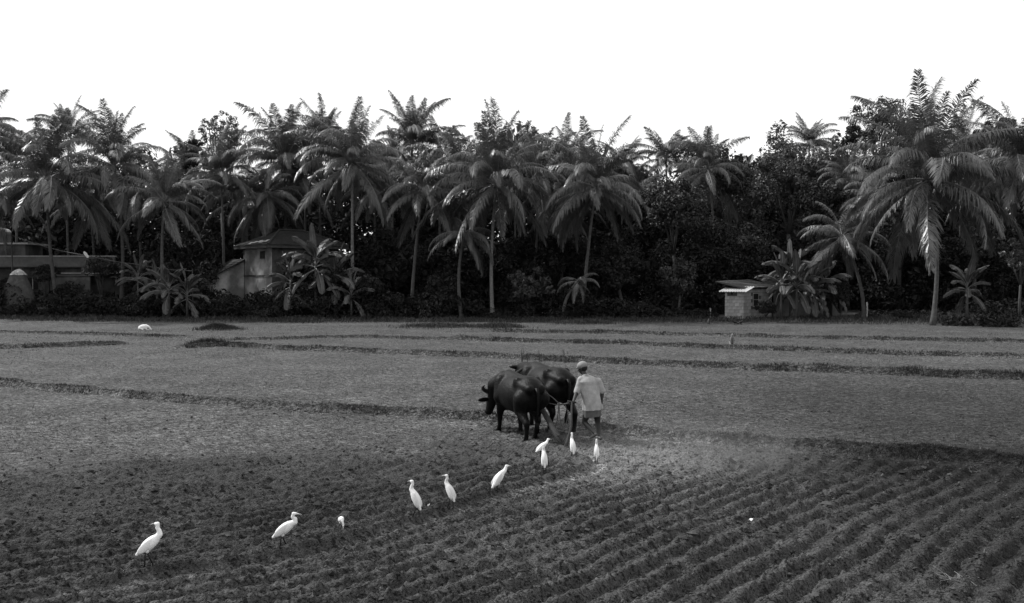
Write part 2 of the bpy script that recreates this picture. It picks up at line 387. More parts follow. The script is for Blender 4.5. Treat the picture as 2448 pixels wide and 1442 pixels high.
# blades: grass on bunds, stubble, straw
def blades(base, h, wdt, lean, rng, bend=.4):
    n = len(base); a = rng.uniform(0, 2*np.pi, n); d = np.stack([np.cos(a), np.sin(a), np.zeros(n)], 1)
    b = rng.uniform(0, 2*np.pi, n); ln = np.stack([np.cos(b), np.sin(b), np.zeros(n)], 1)*(lean*h)[:, None]*rng.uniform(.2, 1, n)[:, None]
    up = np.zeros((n, 3)); up[:, 2] = h
    w2 = (d*wdt[:, None])
    v0 = base-w2; v1 = base+w2; m = base+up*.6+ln*.45; v2 = m+w2*.7; v3 = m-w2*.7; v4 = base+up*(1-bend*.3)+ln*1.3
    V = np.stack([v0, v1, v2, v3, v4], 1).reshape(-1, 3); k = np.arange(n)[:, None]*5
    return V, [k+np.array([[0, 1, 2, 3]]), k+np.array([[3, 2, 4]])]
def bund_grass():
    rng = np.random.default_rng(3); B = []; Hh = []; Vv = []
    for line, h, wd, gh, gd in BUNDS:
        for (x0, y0), (x1, y1) in zip(line[:-1], line[1:]):
            L = math.hypot(x1-x0, y1-y0); n = int(L*gd*1.7)
            t = rng.random(n); off = rng.normal(-.10, wd*.42, n)
            nx, ny = -(y1-y0)/L, (x1-x0)/L
            x = x0+t*(x1-x0)+nx*off; y = y0+t*(y1-y0)+ny*off
            keep = (rng.random(n) < sstep(.15, .5, fbm(x*1.3, y*1.3, 90, 4))) & (np.abs(x) < .7*y+4)
            x, y, off = x[keep], y[keep], off[keep]
            B.append(np.stack([x, y], 1)); Hh.append(gh*(.2+1.9*fbm(x*1.1, y*1.1, 91, 3)**1.5)*rng.uniform(.5, 1.2, len(x))*(y > 0))
            Vv.append(np.where(off > .1, 1.9, .75)*rng.uniform(.6, 1.5, len(x)))  # shading painted in: blades pale beyond the crest, dark on the near face
    for (mx_, my_), rr, hh in MOUNDS[:5]:
        n = int(2400*rr*hh/.3); x = rng.normal(mx_, rr*.55, n); y = rng.normal(my_, rr*.35, n)
        B.append(np.stack([x, y], 1)); Hh.append(rng.uniform(.12, .36, n)); Vv.append(rng.uniform(.5, 1.8, n))
    B = np.vstack(B); Hh = np.concatenate(Hh); Vv = np.concatenate(Vv)
    z = field(B[:, 0], B[:, 1])[0]-.01
    base = np.column_stack([B, z]); R = np.hypot(B[:, 0], B[:, 1])
    V, F = blades(base, Hh, .003+R*.0002, np.full(len(B), .8), rng)
    o = link('bank_grass', np_mesh('bank_grass', V, F, M_grass, False, {'v': np.repeat(Vv, 5)}))
    tag(o, 'dark rough grass growing along the low banks between plots', 'grass', kind='stuff')
bund_grass()
def scatter_blades(name, n, rmin, rmax, hmin, hmax, lean, M, label, mask, wk, seed, flat=False, vr=(.5, 1.6)):
    rng = np.random.default_rng(seed); u = rng.random(n)
    r = np.exp(math.log(rmin)+u**.8*(math.log(rmax)-math.log(rmin))); th = np.radians(rng.uniform(-36, 36, n))
    x, y = r*np.sin(th), r*np.cos(th); z, tl, le, ri, bm, dp = field(x, y)
    k = rng.random(n) < mask(x, y, tl, le, bm); x, y, z, r = x[k], y[k], z[k], r[k]; n = len(x)
    h = rng.uniform(hmin, hmax, n)*(1+np.clip(r-25, 0, 50)*.02)
    V, F = blades(np.column_stack([x, y, z-.004]), h, wk*(1+r*.07), np.full(n, lean), rng, 1.6 if flat else .4)
    o = link(name, np_mesh(name, V, F, M, False, {'v': np.repeat(rng.uniform(*vr, n), 5)}))
    tag(o, label, name.replace('_', ' '), kind='stuff'); return o
def m_stub(x, y, tl, le, bm): return np.clip(1-tl, 0, 1)*(y < 66)*(.15+.85*sstep(.38, .62, fbm(x*.6, y*1.4, 95, 3)))
scatter_blades('stubble', 120000, 13, 64, .02, .055, 1.6, M_stub, 'short pale rice stubble over the unploughed plots', m_stub, .0022, 5, vr=(.3, 1.7))
def m_straw(x, y, tl, le, bm): return .25+.75*tl*(fbm(x*1.3, y*1.3, 97, 2) > .5)
scatter_blades('straw', 7500, 7.5, 24, .012, .06, 2.2, M_straw, 'loose straw and root bits lying on the turned soil', m_straw, .0021, 6, True, (.12, .8))

def clods():
    rng = np.random.default_rng(61); n = 26000; u = rng.random(n); r = 7.6*np.exp(u**.85*math.log(24/7.6)); th = np.radians(rng.uniform(-36, 36, n))
    x, y = r*np.sin(th), r*np.cos(th); z, tl, le, ri, bm, dp = field(x, y)
    k = rng.random(n) < (tl*(.25+.75*sstep(.4, .6, fbm(x*1.2, y*1.2, 62, 3)))+.06); x, y, z, r = x[k], y[k], z[k], r[k]; n = len(x)
    s = np.exp(rng.normal(math.log(.013), .45, n))*(1+r*.02)
    base = np.array([[1, 0, 0], [0, 1, 0], [-1, 0, 0], [0, -1, 0], [0, 0, 1], [0, 0, -1]], float)
    a = rng.uniform(0, 6.28, n); ca, sa = np.cos(a), np.sin(a)
    D = base[None]*rng.uniform(.55, 1.35, (n, 6, 1))+rng.normal(0, .22, (n, 6, 3)); D[:, :, 2] *= .7
    X = D[:, :, 0]*ca[:, None]-D[:, :, 1]*sa[:, None]; Yy = D[:, :, 0]*sa[:, None]+D[:, :, 1]*ca[:, None]
    V = np.stack([X*s[:, None]*1.25+x[:, None], Yy*s[:, None]+y[:, None], D[:, :, 2]*s[:, None]+(z+s*.25)[:, None]], -1).reshape(-1, 3)
    F = np.array([[0, 1, 4], [1, 2, 4], [2, 3, 4], [3, 0, 4], [1, 0, 5], [2, 1, 5], [3, 2, 5], [0, 3, 5]])[None]+(np.arange(n)*6)[:, None, None]
    o = link('soil_clods', np_mesh('soil_clods', V, F.reshape(-1, 3), M_clod, False, {'v': np.repeat(rng.uniform(.5, 1.6, n), 6)}))
    tag(o, 'broken lumps of earth strewn over the turned soil', 'soil clods', kind='stuff')
clods()
def verge():
    rng = np.random.default_rng(44); n = 34000; Y = 62.5+9.5*rng.random(n)**.6; x = rng.uniform(-.72, .72, n)*Y
    edge = 66.8-5.5*sstep(18, 36, x)+3.5*(fbm(x*.22, x*0, 45, 3)-.5); k = (Y > edge+rng.normal(0, .5, n)) & (rng.random(n) < sstep(.3, .6, fbm(x*.5, Y*.5, 46, 3))+.25); x, Y = x[k], Y[k]; n = len(x)
    z = field(x, Y)[0]; h = rng.uniform(.12, .45, n)*(.5+fbm(x*.6, Y*.6, 47, 2))
    V, F = blades(np.column_stack([x, Y, z-.02]), h, np.full(n, .022), np.full(n, 1.0), rng)
    tag(link('verge_grass', np_mesh('verge_grass', V, F, M_grass, False, {'v': np.repeat(rng.uniform(.5, 1.7, n), 5)})), 'ragged dark grass and weeds between the field and the grove', 'grass', kind='stuff')
verge()
# ------------------------------------------------------------------ foliage masses
def leaf_cloud(C, R, per, size, rng, flat=.75, shell=.5, down=.25, vlo=.7, vhi=1.3):
    """leaves on the shells of clumps with centres C (n,3) and radii R (n,): returns V, F, v"""
    C = np.asarray(C); R = np.asarray(R); n = len(C)*per
    c = np.repeat(C, per, 0); r = np.repeat(R, per)
    d = rng.normal(size=(n, 3)); d /= np.linalg.norm(d, axis=1)[:, None]
    rad = r*(shell+(1-shell)*rng.random(n)**.5)
    p = c+d*rad[:, None]*np.array([1, 1, flat])
    nrm = d+rng.normal(size=(n, 3))*.55+np.array([0, 0, .45]); nrm /= np.linalg.norm(nrm, axis=1)[:, None]
    t = rng.normal(size=(n, 3)); t[:, 2] -= down*2; t -= nrm*(t*nrm).sum(1)[:, None]; t /= np.linalg.norm(t, axis=1)[:, None]
    s = np.cross(nrm, t); ln = (size*np.exp(rng.normal(-.08, .38, n)))[:, None]
    a = p-t*ln*.5; b = p+t*ln*.5-nrm*ln*.12; e = nrm*ln*.07
    V = np.stack([a, p+s*ln*.26+e, b, p-s*ln*.26+e], 1).reshape(-1, 3)
    k = np.arange(n)[:, None]*4
    return V, [np.vstack([k+[[0, 1, 2]], k+[[0, 2, 3]]])], np.repeat(np.repeat(rng.uniform(.8, 1.25, len(C)), per)*rng.uniform(vlo, vhi, n), 4)

def prof(px, tab): return np.interp(px, [t[0] for t in tab], [t[1] for t in tab])
def mass(name, label, tab, Y0, Y1, ncl, per, rad, size, seed, M, px0=-420, px1=2870, bias=1.0):
    rng = np.random.default_rng(seed); px = rng.uniform(px0, px1, ncl); Y = rng.uniform(Y0, Y1, ncl)
    top = CAM_H+(672-prof(px, tab))*Y/2000
    top = top*(.62+.76*fbm(px*.012, Y*.15, seed, 3)); top = np.maximum(top, .5)
    z = top*rng.random(ncl)**bias*1.0; rr = rad*rng.uniform(.55, 1.35, ncl)
    ok = prof(px, tab) < 765; px, Y, z, rr = px[ok], Y[ok], z[ok], rr[ok]
    C = np.column_stack([(px-1224)/2000*Y, Y, np.maximum(z-rr*.4, .15)])
    V, F, v = leaf_cloud(C, rr, per, size, rng, .8, .55)
    V[:, 2] = np.maximum(V[:, 2], -.05)
    o = link(name, np_mesh(name, V, F, M, False, {'v': v})); tag(o, label, name.replace('_', ' '), kind='stuff'); return o

mass('hedge_undergrowth', 'dark tangled bushes along the foot of the palm grove',
     [(-420, 690), (0, 680), (60, 700), (250, 705), (360, 700), (480, 715), (560, 705), (640, 690), (700, 650), (860, 650), (900, 690), (1000, 700), (1130, 715), (1170, 745), (1220, 715), (1300, 690), (1420, 700), (1500, 715), (1600, 735), (1690, 752), (1712, 775), (2062, 775), (2070, 752), (2240, 760), (2290, 735), (2450, 715), (2870, 700)],
     71.5, 75.5, 1500, 70, .75, .26, 11, M_mass)
mass('thicket', 'shaded thicket of young trees between the front palms and the far grove',
     [(-420, 600), (0, 700), (280, 700), (330, 560), (500, 580), (520, 700), (570, 700), (860, 700), (880, 600), (1000, 570), (1100, 560), (1180, 590), (1300, 540), (1420, 570), (1500, 520), (1600, 560), (1640, 600), (1720, 640), (1735, 772), (2050, 772), (2062, 600), (2180, 560), (2300, 600), (2450, 540), (2870, 540)],
     78, 82, 950, 80, 1.0, .36, 16, M_mass, bias=.8)
mass('grove_undergrowth', 'dense dark understorey behind the front row of palms',
     [(-420, 600), (0, 640), (420, 640), (520, 640), (560, 655), (640, 655), (760, 620), (900, 600), (1100, 590), (1300, 590), (1450, 570), (1560, 540), (1700, 540), (1830, 560), (1900, 590), (2100, 560), (2450, 560), (2870, 560)],
     86, 91, 1500, 115, 1.35, .44, 12, M_mass, bias=.85)
mass('distant_wood', 'far trees closing the view behind the grove',
     [(-420, 440), (0, 450), (200, 430), (350, 420), (450, 400), (560, 415), (640, 425), (760, 395), (900, 385), (1050, 390), (1200, 375), (1300, 365), (1420, 385), (1530, 420), (1640, 400), (1760, 400), (1850, 385), (1980, 385), (2100, 380), (2300, 350), (2450, 350), (2870, 340)],
     98, 108, 2300, 66, 1.6, .6, 13, M_leafd, bias=.75)
mass('back_wood', 'shadowy far trees seen through the gaps of the grove',
     [(-420, 470), (0, 480), (200, 455), (350, 440), (450, 430), (560, 440), (640, 445), (760, 420), (900, 410), (1050, 410), (1200, 400), (1300, 395), (1420, 410), (1530, 440), (1640, 420), (1760, 410), (1850, 400), (1980, 400), (2100, 400), (2300, 380), (2450, 380), (2870, 380)],
     112, 120, 2600, 40, 2.0, 1.0, 15, M_leaf, bias=.8)  # distance haze painted in as paler leaves
mass('light_wood', 'paler leafy tree mass behind the block shed',
     [(1540, 770), (1640, 770), (1650, 430), (1720, 420), (1760, 430), (1800, 410), (1850, 365), (1900, 350), (1960, 372), (2010, 390), (2060, 400), (2070, 770)],
     93, 97, 520, 90, 1.35, .32, 14, M_leafl, 1640, 2068, .6)

# ------------------------------------------------------------------ coconut palms
def frond_mesh(e0, bend, seed, L=5.5, pairs=140, hang=.6, tatter=.1, wid=.025):
    """frond growing along +x; e0 start angle, bend total turn downwards; unit in metres"""
    rng = np.random.default_rng(seed); N = 26
    s = np.linspace(0, 1, N); ang = e0-bend*s**1.5
    x = np.concatenate([[0], np.cumsum(np.cos(ang[:-1]))])*L/(N-1); z = np.concatenate([[0], np.cumsum(np.sin(ang[:-1]))])*L/(N-1)
    sway = rng.uniform(-.3, .3)*s**2
    cur = np.column_stack([x, sway, z])
    mb = MB(); mb.tube([tuple(p) for p in cur[::2]]+[tuple(cur[-1])], list(np.interp(np.linspace(0, 1, len(cur[::2])+1), [0, .15, 1], [.055, .032, .006])), 5, False)
    rV = np.array([tuple(p) for p in mb.v]); rF = np.array(mb.q)
    t = np.repeat(np.linspace(.13, .995, pairs), 2)+rng.normal(0, .003, pairs*2); t = np.clip(t, .1, 1); side = np.tile([1., -1.], pairs)
    keep = rng.random(len(t)) > tatter; t, side = t[keep], side[keep]; n = len(t)
    p = np.stack([np.interp(t, s, cur[:, i]) for i in range(3)], 1)
    a = np.interp(t, s, ang); tan = np.stack([np.cos(a), np.zeros(n), np.sin(a)], 1); up = np.stack([-np.sin(a), np.zeros(n), np.cos(a)], 1)
    ll = np.interp(t, [.1, .2, .42, .75, 1], [.5, .95, 1.2, .9, .35])*rng.uniform(.68, 1.15, n)*L/5.5
    lat = np.stack([np.zeros(n), side, np.zeros(n)], 1)
    fwd = (.35+.65*t)[:, None]
    d = lat*(1-.25*t)[:, None]+tan*fwd+up*.22+rng.normal(0, .16, (n, 3)); d /= np.linalg.norm(d, axis=1)[:, None]
    g = np.array([0, 0, -1.]); hg = (hang*rng.uniform(.7, 1.25, n))[:, None]
    d1 = d+g*hg*.45; d1 /= np.linalg.norm(d1, axis=1)[:, None]
    d2 = d+g*hg*1.7; d2 /= np.linalg.norm(d2, axis=1)[:, None]
    w_ = wid*rng.uniform(.7, 1.2, n)[:, None]
    wv = np.cross(d1, up+lat*.4); wv /= np.linalg.norm(wv, axis=1)[:, None]
    q1 = p+d1*(ll*.5)[:, None]; q2 = q1+d2*(ll*.5)[:, None]
    V = np.stack([p-wv*w_*.5, p+wv*w_*.5, q1+wv*w_, q1-wv*w_, q2], 1).reshape(-1, 3); k = np.arange(n)[:, None]*5+len(rV)
    me = np_mesh('frond', np.vstack([rV, V]), [np.vstack([rF, k+[[0, 1, 2, 3]]]), k+[[3, 2, 4]]])
    me.materials.append(M_frond); me.materials.append(M_rachis)
    mi = np.zeros(len(me.polygons), np.int32); mi[:len(rF)] = 1
    me.polygons.foreach_set('material_index', mi); return me
# ages: young spear fronds in the middle, arching ones, hanging skirt
AGES = [(86, 18, .6), (80, 38, .8), (70, 62, .9), (60, 84, 1.0), (45, 98, 1.1), (28, 98, 1.3), (8, 88, 1.4), (-15, 66, 1.3), (-38, 46, 1.2), (-62, 22, .9)]
FR = [[frond_mesh(math.radians(e), math.radians(b), 100+i*7+k, hang=h) for k in range(3)] for i, (e, b, h) in enumerate(AGES)]
FRF = []
for row in FR:
    r_ = []
    for m in row:
        c = m.copy(); c.materials[0] = M_frond_far; r_.append(c)
    FRF.append(r_)
def palm_trunk(bx, by, tx, ty, tz, r, seed):
    rng = random.Random(seed); mb = MB(); n = 16; pts = []; rad = []
    cx = rng.uniform(-.8, .8)
    for i in range(n+1):
        s = i/n; e = s**1.5
        pts.append((bx+(tx-bx)*e+cx*math.sin(math.pi*s)*.6, by+(ty-by)*e, -.15+(tz+.15)*s))
        rad.append(r*(1.0-.38*s+.55*math.exp(-s*14))*(1+.05*(i % 2)))
    mb.tube(pts, rad, 9); return mb
def palm(px, py, bpx, D, L, n, label, far=False, lo=0, hi=8, wind=.0, seed=0, base_y=None, thin=1., young=1., green=1.):
    rng = random.Random(seed*31+5); c = P(px, py, D); bx = (bpx-1224)/2000*(D-1); by = D-rng.uniform(.2, 1.2)
    zb = H(bx, by)
    o = empty('coconut_palm', (bx, by, zb), 0, label, 'palm tree', 'coconut palms of the grove')
    tr = palm_trunk(0, 0, c.x-bx, c.y-by, c.z-zb, .165*thin, seed).build('trunk', M_trunkp if bpx in (840, 1178) else M_trunk, o, True)
    F = FRF if far else FR; ta = rng.uniform(0, 6.28); tm = rng.uniform(.0, .14)
    TILT = lambda q: 1+tm*math.cos(q-ta)
    if not far:
        mb = MB()
        for q in range(11):
            u = rng.uniform(0, 6.28); mb.ball((c.x-bx+.3*math.cos(u), c.y-by+.3*math.sin(u), c.z-zb-.15-rng.random()*.45), (.12, .12, .15), None, 8, 6)
        mb.build('coconut_bunch', M_bark, o, True)
    for i in range(n):
        a = lo+(hi-lo)*((i+.5)/n)**.8
        if rng.random() < .12 and a > 2: continue
        k = int(max(0, min(9, round(a+rng.uniform(-.8, .8)))))
        f = bpy.data.objects.new('frond', F[k][rng.randrange(3)]); COL.objects.link(f); f.parent = o
        az = i*2.39996+rng.uniform(-.25, .25)
        s = L/5.5*1.12*rng.uniform(.72, 1.12)*(.84, .96, 1, 1, 1, 1, 1.02, 1.05, 1.05, .9)[k]*TILT(az)
        f.location = (c.x-bx+.12*math.cos(az), c.y-by+.12*math.sin(az), c.z-zb+.25-.07*k)
        f.rotation_euler = (rng.uniform(-.35, .35), rng.uniform(-.16, .16), az); f.scale = (s, s, s)
    return o
#       crown px,py, base px, D, frond L, n, youngest age, oldest age, far?, label
PALMS = [
 (112, 425, 132, 74, 5.9, 30, 0, 8, 0, 'tall shaggy palm at the left edge with a heavy skirt of hanging fronds'),
 (272, 395, 277, 76, 5.4, 28, 0, 8, 0, 'pale palm with upright tufted top standing right of the shaggy left palm'),
 (-30, 470, -20, 75, 5.2, 24, 2, 8, 0, 'palm cut by the left border, only its right fronds in view'),
 (393, 480, 392, 73, 4.7, 22, 0, 8, 0, 'low dark palm whose long fronds droop over the banana clump on the left'),
 (528, 415, 528, 82, 4.6, 24, 0, 7.5, 1, 'dark palm in front of the bare feathery tree'),
 (680, 385, 672, 86, 5.9, 28, 0, 7, 1, 'high palm above the tiled house with two tall spear fronds'),
 (640, 462, 648, 84, 4.6, 20, 2, 8, 1, 'short palm with a round drooping crown just over the house ridge'),
 (770, 345, 771, 90, 4.6, 22, 0, 6, 1, 'palm with a thin bare trunk seen left of the big centre-left palm'),
 (843, 385, 840, 77, 5.7, 28, 0, 8, 0, 'big palm with a pale straight trunk right of the tiled house'),
 (985, 345, 985, 92, 5.3, 22, 0, 6, 1, 'far palm with one dark upright frond like a feather'),
 (1050, 345, 1052, 94, 4.2, 18, 2, 7, 1, 'small far palm with drooping tufts behind the dark feather palm'),
 (1012, 450, 982, 76, 5.0, 24, 1, 8, 0, 'leaning palm with a slim trunk curving left to its foot'),
 (1188, 435, 1178, 73, 6.0, 32, 0, 8, 0, 'broad palm in the middle of the grove with the brightest trunk'),
 (1112, 550, 1104, 72.5, 3.4, 12, 4, 8, 0, 'short palm with one folded hanging frond left of the bright trunk'),
 (1288, 430, 1262, 80, 5.4, 24, 0, 8, 1, 'palm leaning right behind the broad middle palm'),
 (1352, 385, 1350, 93, 4.6, 20, 1, 6, 1, 'far palm tuft between the middle palm and its right neighbour'),
 (1425, 445, 1395, 74, 5.6, 28, 0, 8, 0, 'spreading palm right of the middle with bright arching fronds'),
 (1384, 668, 1350, 73, 2.2, 8, 4, 8, 0, 'stunted low palm with one pale folded frond near the ground'),
 (1592, 378, 1596, 96, 4.4, 22, 1, 7, 1, 'slender palm standing clear against the sky right of the middle'),
 (1692, 402, 1700, 88, 4.7, 24, 0, 8, 1, 'shaggy palm above the dark round tree'),
 (1935, 345, 1938, 104, 3.9, 22, 0, 7, 1, 'small far palm peeking over the pale tree mass'),
 (2218, 425, 2236, 63, 7.2, 36, 0, 8, 0, 'tallest palm on the right with a very wide crown'),
 (2452, 400, 2470, 64, 5.6, 26, 0, 8, 0, 'palm at the right border with fronds reaching into the picture'),
 (2013, 560, 2066, 70, 4.3, 18, 1, 8, 0, 'young palm leaning left over the banana clump beside the shed'),
 (2030, 425, 2034, 86, 4.4, 18, 1, 7, 1, 'palm half hidden left of the tallest palm'),
 (212, 470, 214, 84, 4.8, 20, 1, 8, 1, 'darker palm squeezed between the two left palms'),
 (40, 400, 36, 88, 4.8, 20, 0, 7, 1, 'far palm behind the shaggy left palm'),
 (900, 450, 905, 88, 4.8, 20, 2, 8, 1, 'dark palm between the big pale trunk and the leaning palm'),
 (1520, 470, 1524, 92, 4.2, 16, 1, 7, 1, 'dim palm behind the spreading palm on its right side'),
 (2350, 430, 2352, 80, 5.0, 20, 0, 8, 1, 'palm in the shade between the tallest palm and the right border'),
 (1240, 372, 1242, 95, 4.3, 18, 0, 6, 1, 'far tuft just right of the broad middle palm top'),
 (165, 330, 168, 96, 4.6, 20, 0, 7, 1, 'far palm top rising between the two big left palms'),
 (330, 455, 333, 86, 4.6, 20, 1, 8, 1, 'dark palm right of the pale tufted palm'),
 (590, 470, 588, 90, 4.6, 18, 1, 8, 1, 'dark palm left behind the tiled roof'),
 (730, 430, 726, 88, 4.8, 20, 1, 8, 1, 'dark palm over the right part of the tiled roof'),
 (940, 395, 944, 96, 4.6, 20, 0, 7, 1, 'dim far palm left of the feather-topped palm'),
 (1095, 400, 1092, 84, 4.8, 20, 1, 8, 1, 'dim palm at the left shoulder of the broad middle palm'),
 (1345, 480, 1340, 82, 4.8, 20, 2, 8, 1, 'drooping palm between the middle palm and the spreading palm'),
 (1490, 400, 1494, 98, 4.2, 18, 1, 7, 1, 'far palm just right of the spreading palm top'),
 (2100, 470, 2104, 82, 4.8, 18, 2, 8, 1, 'shaded palm under the left fronds of the tallest palm'),
 (2300, 360, 2304, 92, 5.0, 18, 0, 7, 1, 'far palm behind the right side of the tallest palm'),
 (-60, 330, -62, 84, 5.4, 20, 0, 8, 1, 'palm beyond the left border with one frond in view'),
 (455, 400, 458, 93, 3.8, 16, 0, 6, 1, 'small far tuft left of the bare feathery tree'),
]
for i, (px, py, bpx, D, L, n, lo, hi, far, lab) in enumerate(PALMS):
    palm(px, py, bpx, D, L, int(n*1.6), lab, bool(far), lo, hi, seed=i+1, thin=1.0 if D < 80 else .85)

# ------------------------------------------------------------------ broadleaf trees
def crown_mesh(name, seed, nb, per, size, mat_, R=1., shape=(1, 1, .8), open_=.0, rc=.28):
    """crown of radius ~1 centred on origin, size is leaf size in the same unit"""
    rng = np.random.default_rng(seed); C = []
    while len(C) < nb:
        p = rng.normal(size=3); p /= np.linalg.norm(p); p = p*(rng.random()**.4)*(1-rc*.6)
        if p[2] < -.55: continue
        C.append(p*np.array(shape))
    C = np.array(C); r = rc*rng.uniform(.6, 1.3, nb)*(1-open_*.4)
    V, F, v = leaf_cloud(C, r, per, size, rng, .75, .45)
    return np_mesh(name, V, F, mat_, False, {'v': v}), C
def broadleaf(kind, px, py, rx, D, label, group, M_, bpx=None, nb=46, per=150, leaf=.26, open_=0., asp=.85, seed=0, cat='tree', limbs=7, low=False):
    c = P(px, py, D); R = rx/2000*D; bx = (bpx if bpx else px); bx = (bx-1224)/2000*D
    zb = H(bx, D); o = empty(kind, (bx, D, zb), 0, label, cat, group)
    me, C = crown_mesh('crown', 500+seed, nb, per, leaf/R, M_, shape=(1, .9, asp), open_=open_, rc=.28 if not open_ else .2)
    k = link('crown', me, o); k.location = (c.x-bx, 0, c.z-zb); k.scale = (R, R, R)
    mb = MB(); rng = random.Random(seed); top = Vector((c.x-bx, 0, c.z-zb)); fork = top*.55 if not low else top*.2
    r0 = max(.05, R*.06)
    mb.tube([(0, 0, -.2), tuple(fork*.5+Vector((.1*R*rng.uniform(-1, 1), 0, 0))), tuple(fork)], [r0*1.3, r0, r0*.85], 8)
    for i in range(limbs):
        e = Vector(C[rng.randrange(len(C))])*R*.9+top; m = fork.lerp(e, .5)+Vector((rng.uniform(-.1, .1)*R, rng.uniform(-.1, .1)*R, .06*R))
        mb.tube([tuple(fork*.96), tuple(m), tuple(e)], [r0*.6, r0*.38, r0*.12], 6)
        for j in range(3):
            e2 = m.lerp(e, .3+.2*j)+Vector((rng.uniform(-.3, .3), rng.uniform(-.3, .3), rng.uniform(.0, .3)))*R
            mb.tube([tuple(m.lerp(e, .2+.2*j)), tuple(e2)], [r0*.22, r0*.06], 5)
    mb.build('trunk', M_bark, o, True); return o
TREES = [
 # kind, px, py, r px, D, mat, asp, open, leaf, nb, per, label
 ('feathery_tree', 530, 318, 62, 95, M_leaf, .95, .9, .19, 150, 26, 'bare feathery tree with thin open twigs against the sky'),
 ('broadleaf_tree', 462, 372, 34, 90, M_leafd, 1.5, 0, .25, 26, 90, 'narrow dark leafy tree left of the feathery tree'),
 ('broadleaf_tree', 1610, 490, 88, 80, M_leaf, .8, 0, .26, 60, 170, 'round leafy tree in front of the slender far palm'),
 ('broadleaf_tree', 1735, 610, 120, 83, M_leafd, .8, 0, .28, 60, 190, 'very dark domed tree to the left behind the shed'),
 ('broadleaf_tree', 1626, 665, 52, 74, M_leaf, 1.1, 0, .24, 34, 130, 'bushy young tree at the field edge left of the shed'),
 ('broadleaf_tree', 1885, 415, 92, 92, M_leafl, .75, 0, .26, 60, 170, 'pale tree with a rounded top behind the shed'),
 ('broadleaf_tree', 1745, 430, 60, 90, M_leaf, .9, 0, .26, 46, 150, 'mid grey tree between the shaggy palm and the pale tree'),
 ('tall_tree', 2108, 300, 92, 90, M_leaf, .85, .55, .24, 95, 75, 'tall tree with open cloud-like clumps left of the tallest palm'),
 ('tall_tree', 2040, 335, 52, 91, M_leaf, .75, .5, .24, 50, 75, 'side tree with one low clump against the sky at right'),
 ('broadleaf_tree', 2395, 325, 62, 84, M_leafd, .95, .3, .26, 44, 130, 'dark tree rising behind the palm at the right border'),
 ('broadleaf_tree', 1960, 500, 82, 84, M_leafd, .85, 0, .26, 46, 150, 'shaded tree above the banana clump'),
 ('broadleaf_tree', 2150, 560, 90, 80, M_leafd, .9, 0, .28, 46, 150, 'black leafy tree filling the shade under the tallest palm'),
 ('broadleaf_tree', 2330, 600, 80, 78, M_leafd, .9, 0, .28, 46, 140, 'black leafy tree in the shade at the right'),
 ('broadleaf_tree', 2440, 610, 48, 66, M_leafl, 1., .4, .22, 34, 60, 'sunlit sprays of leaves at the right border'),
 ('broadleaf_tree', 1265, 690, 68, 72.5, M_leaf, .8, .2, .26, 40, 70, 'large-leaved bush tree right of the bright trunk'),
 ('broadleaf_tree', 1480, 640, 70, 78, M_leafd, 1., 0, .26, 40, 130, 'dark tree below the spreading palm'),
 ('broadleaf_tree', 700, 560, 80, 92, M_leafd, .8, 0, .28, 40, 130, 'dark tree rising behind the tiled roof'),
 ('broadleaf_tree', 930, 610, 90, 84, M_leafd, .9, 0, .28, 40, 130, 'dark tree behind the big pale trunk'),
 ('broadleaf_tree', 470, 590, 70, 86, M_leafd, .9, 0, .28, 40, 120, 'dark tree between the flat-roofed house and the tiled house'),
 ('broadleaf_tree', 1060, 690, 62, 76, M_leafd, .8, 0, .26, 36, 110, 'dark bush tree between the leaning palm and the short palm'),
 ('broadleaf_tree', 1120, 410, 70, 99, M_leaf, .7, 0, .3, 40, 110, 'far leafy tree left of the broad middle palm'),
 ('broadleaf_tree', 1330, 400, 66, 99, M_leaf, .7, 0, .3, 40, 110, 'far leafy tree right of the broad middle palm'),
]
for i, (kd, px, py, r, D, M_, asp, op, lf, nb, per, lab) in enumerate(TREES):
    broadleaf(kd, px, py, r, D, lab, 'leafy trees among the palms', M_, nb=nb, per=per, leaf=lf, open_=op, asp=asp, seed=i, limbs=14 if op > .5 else 7)
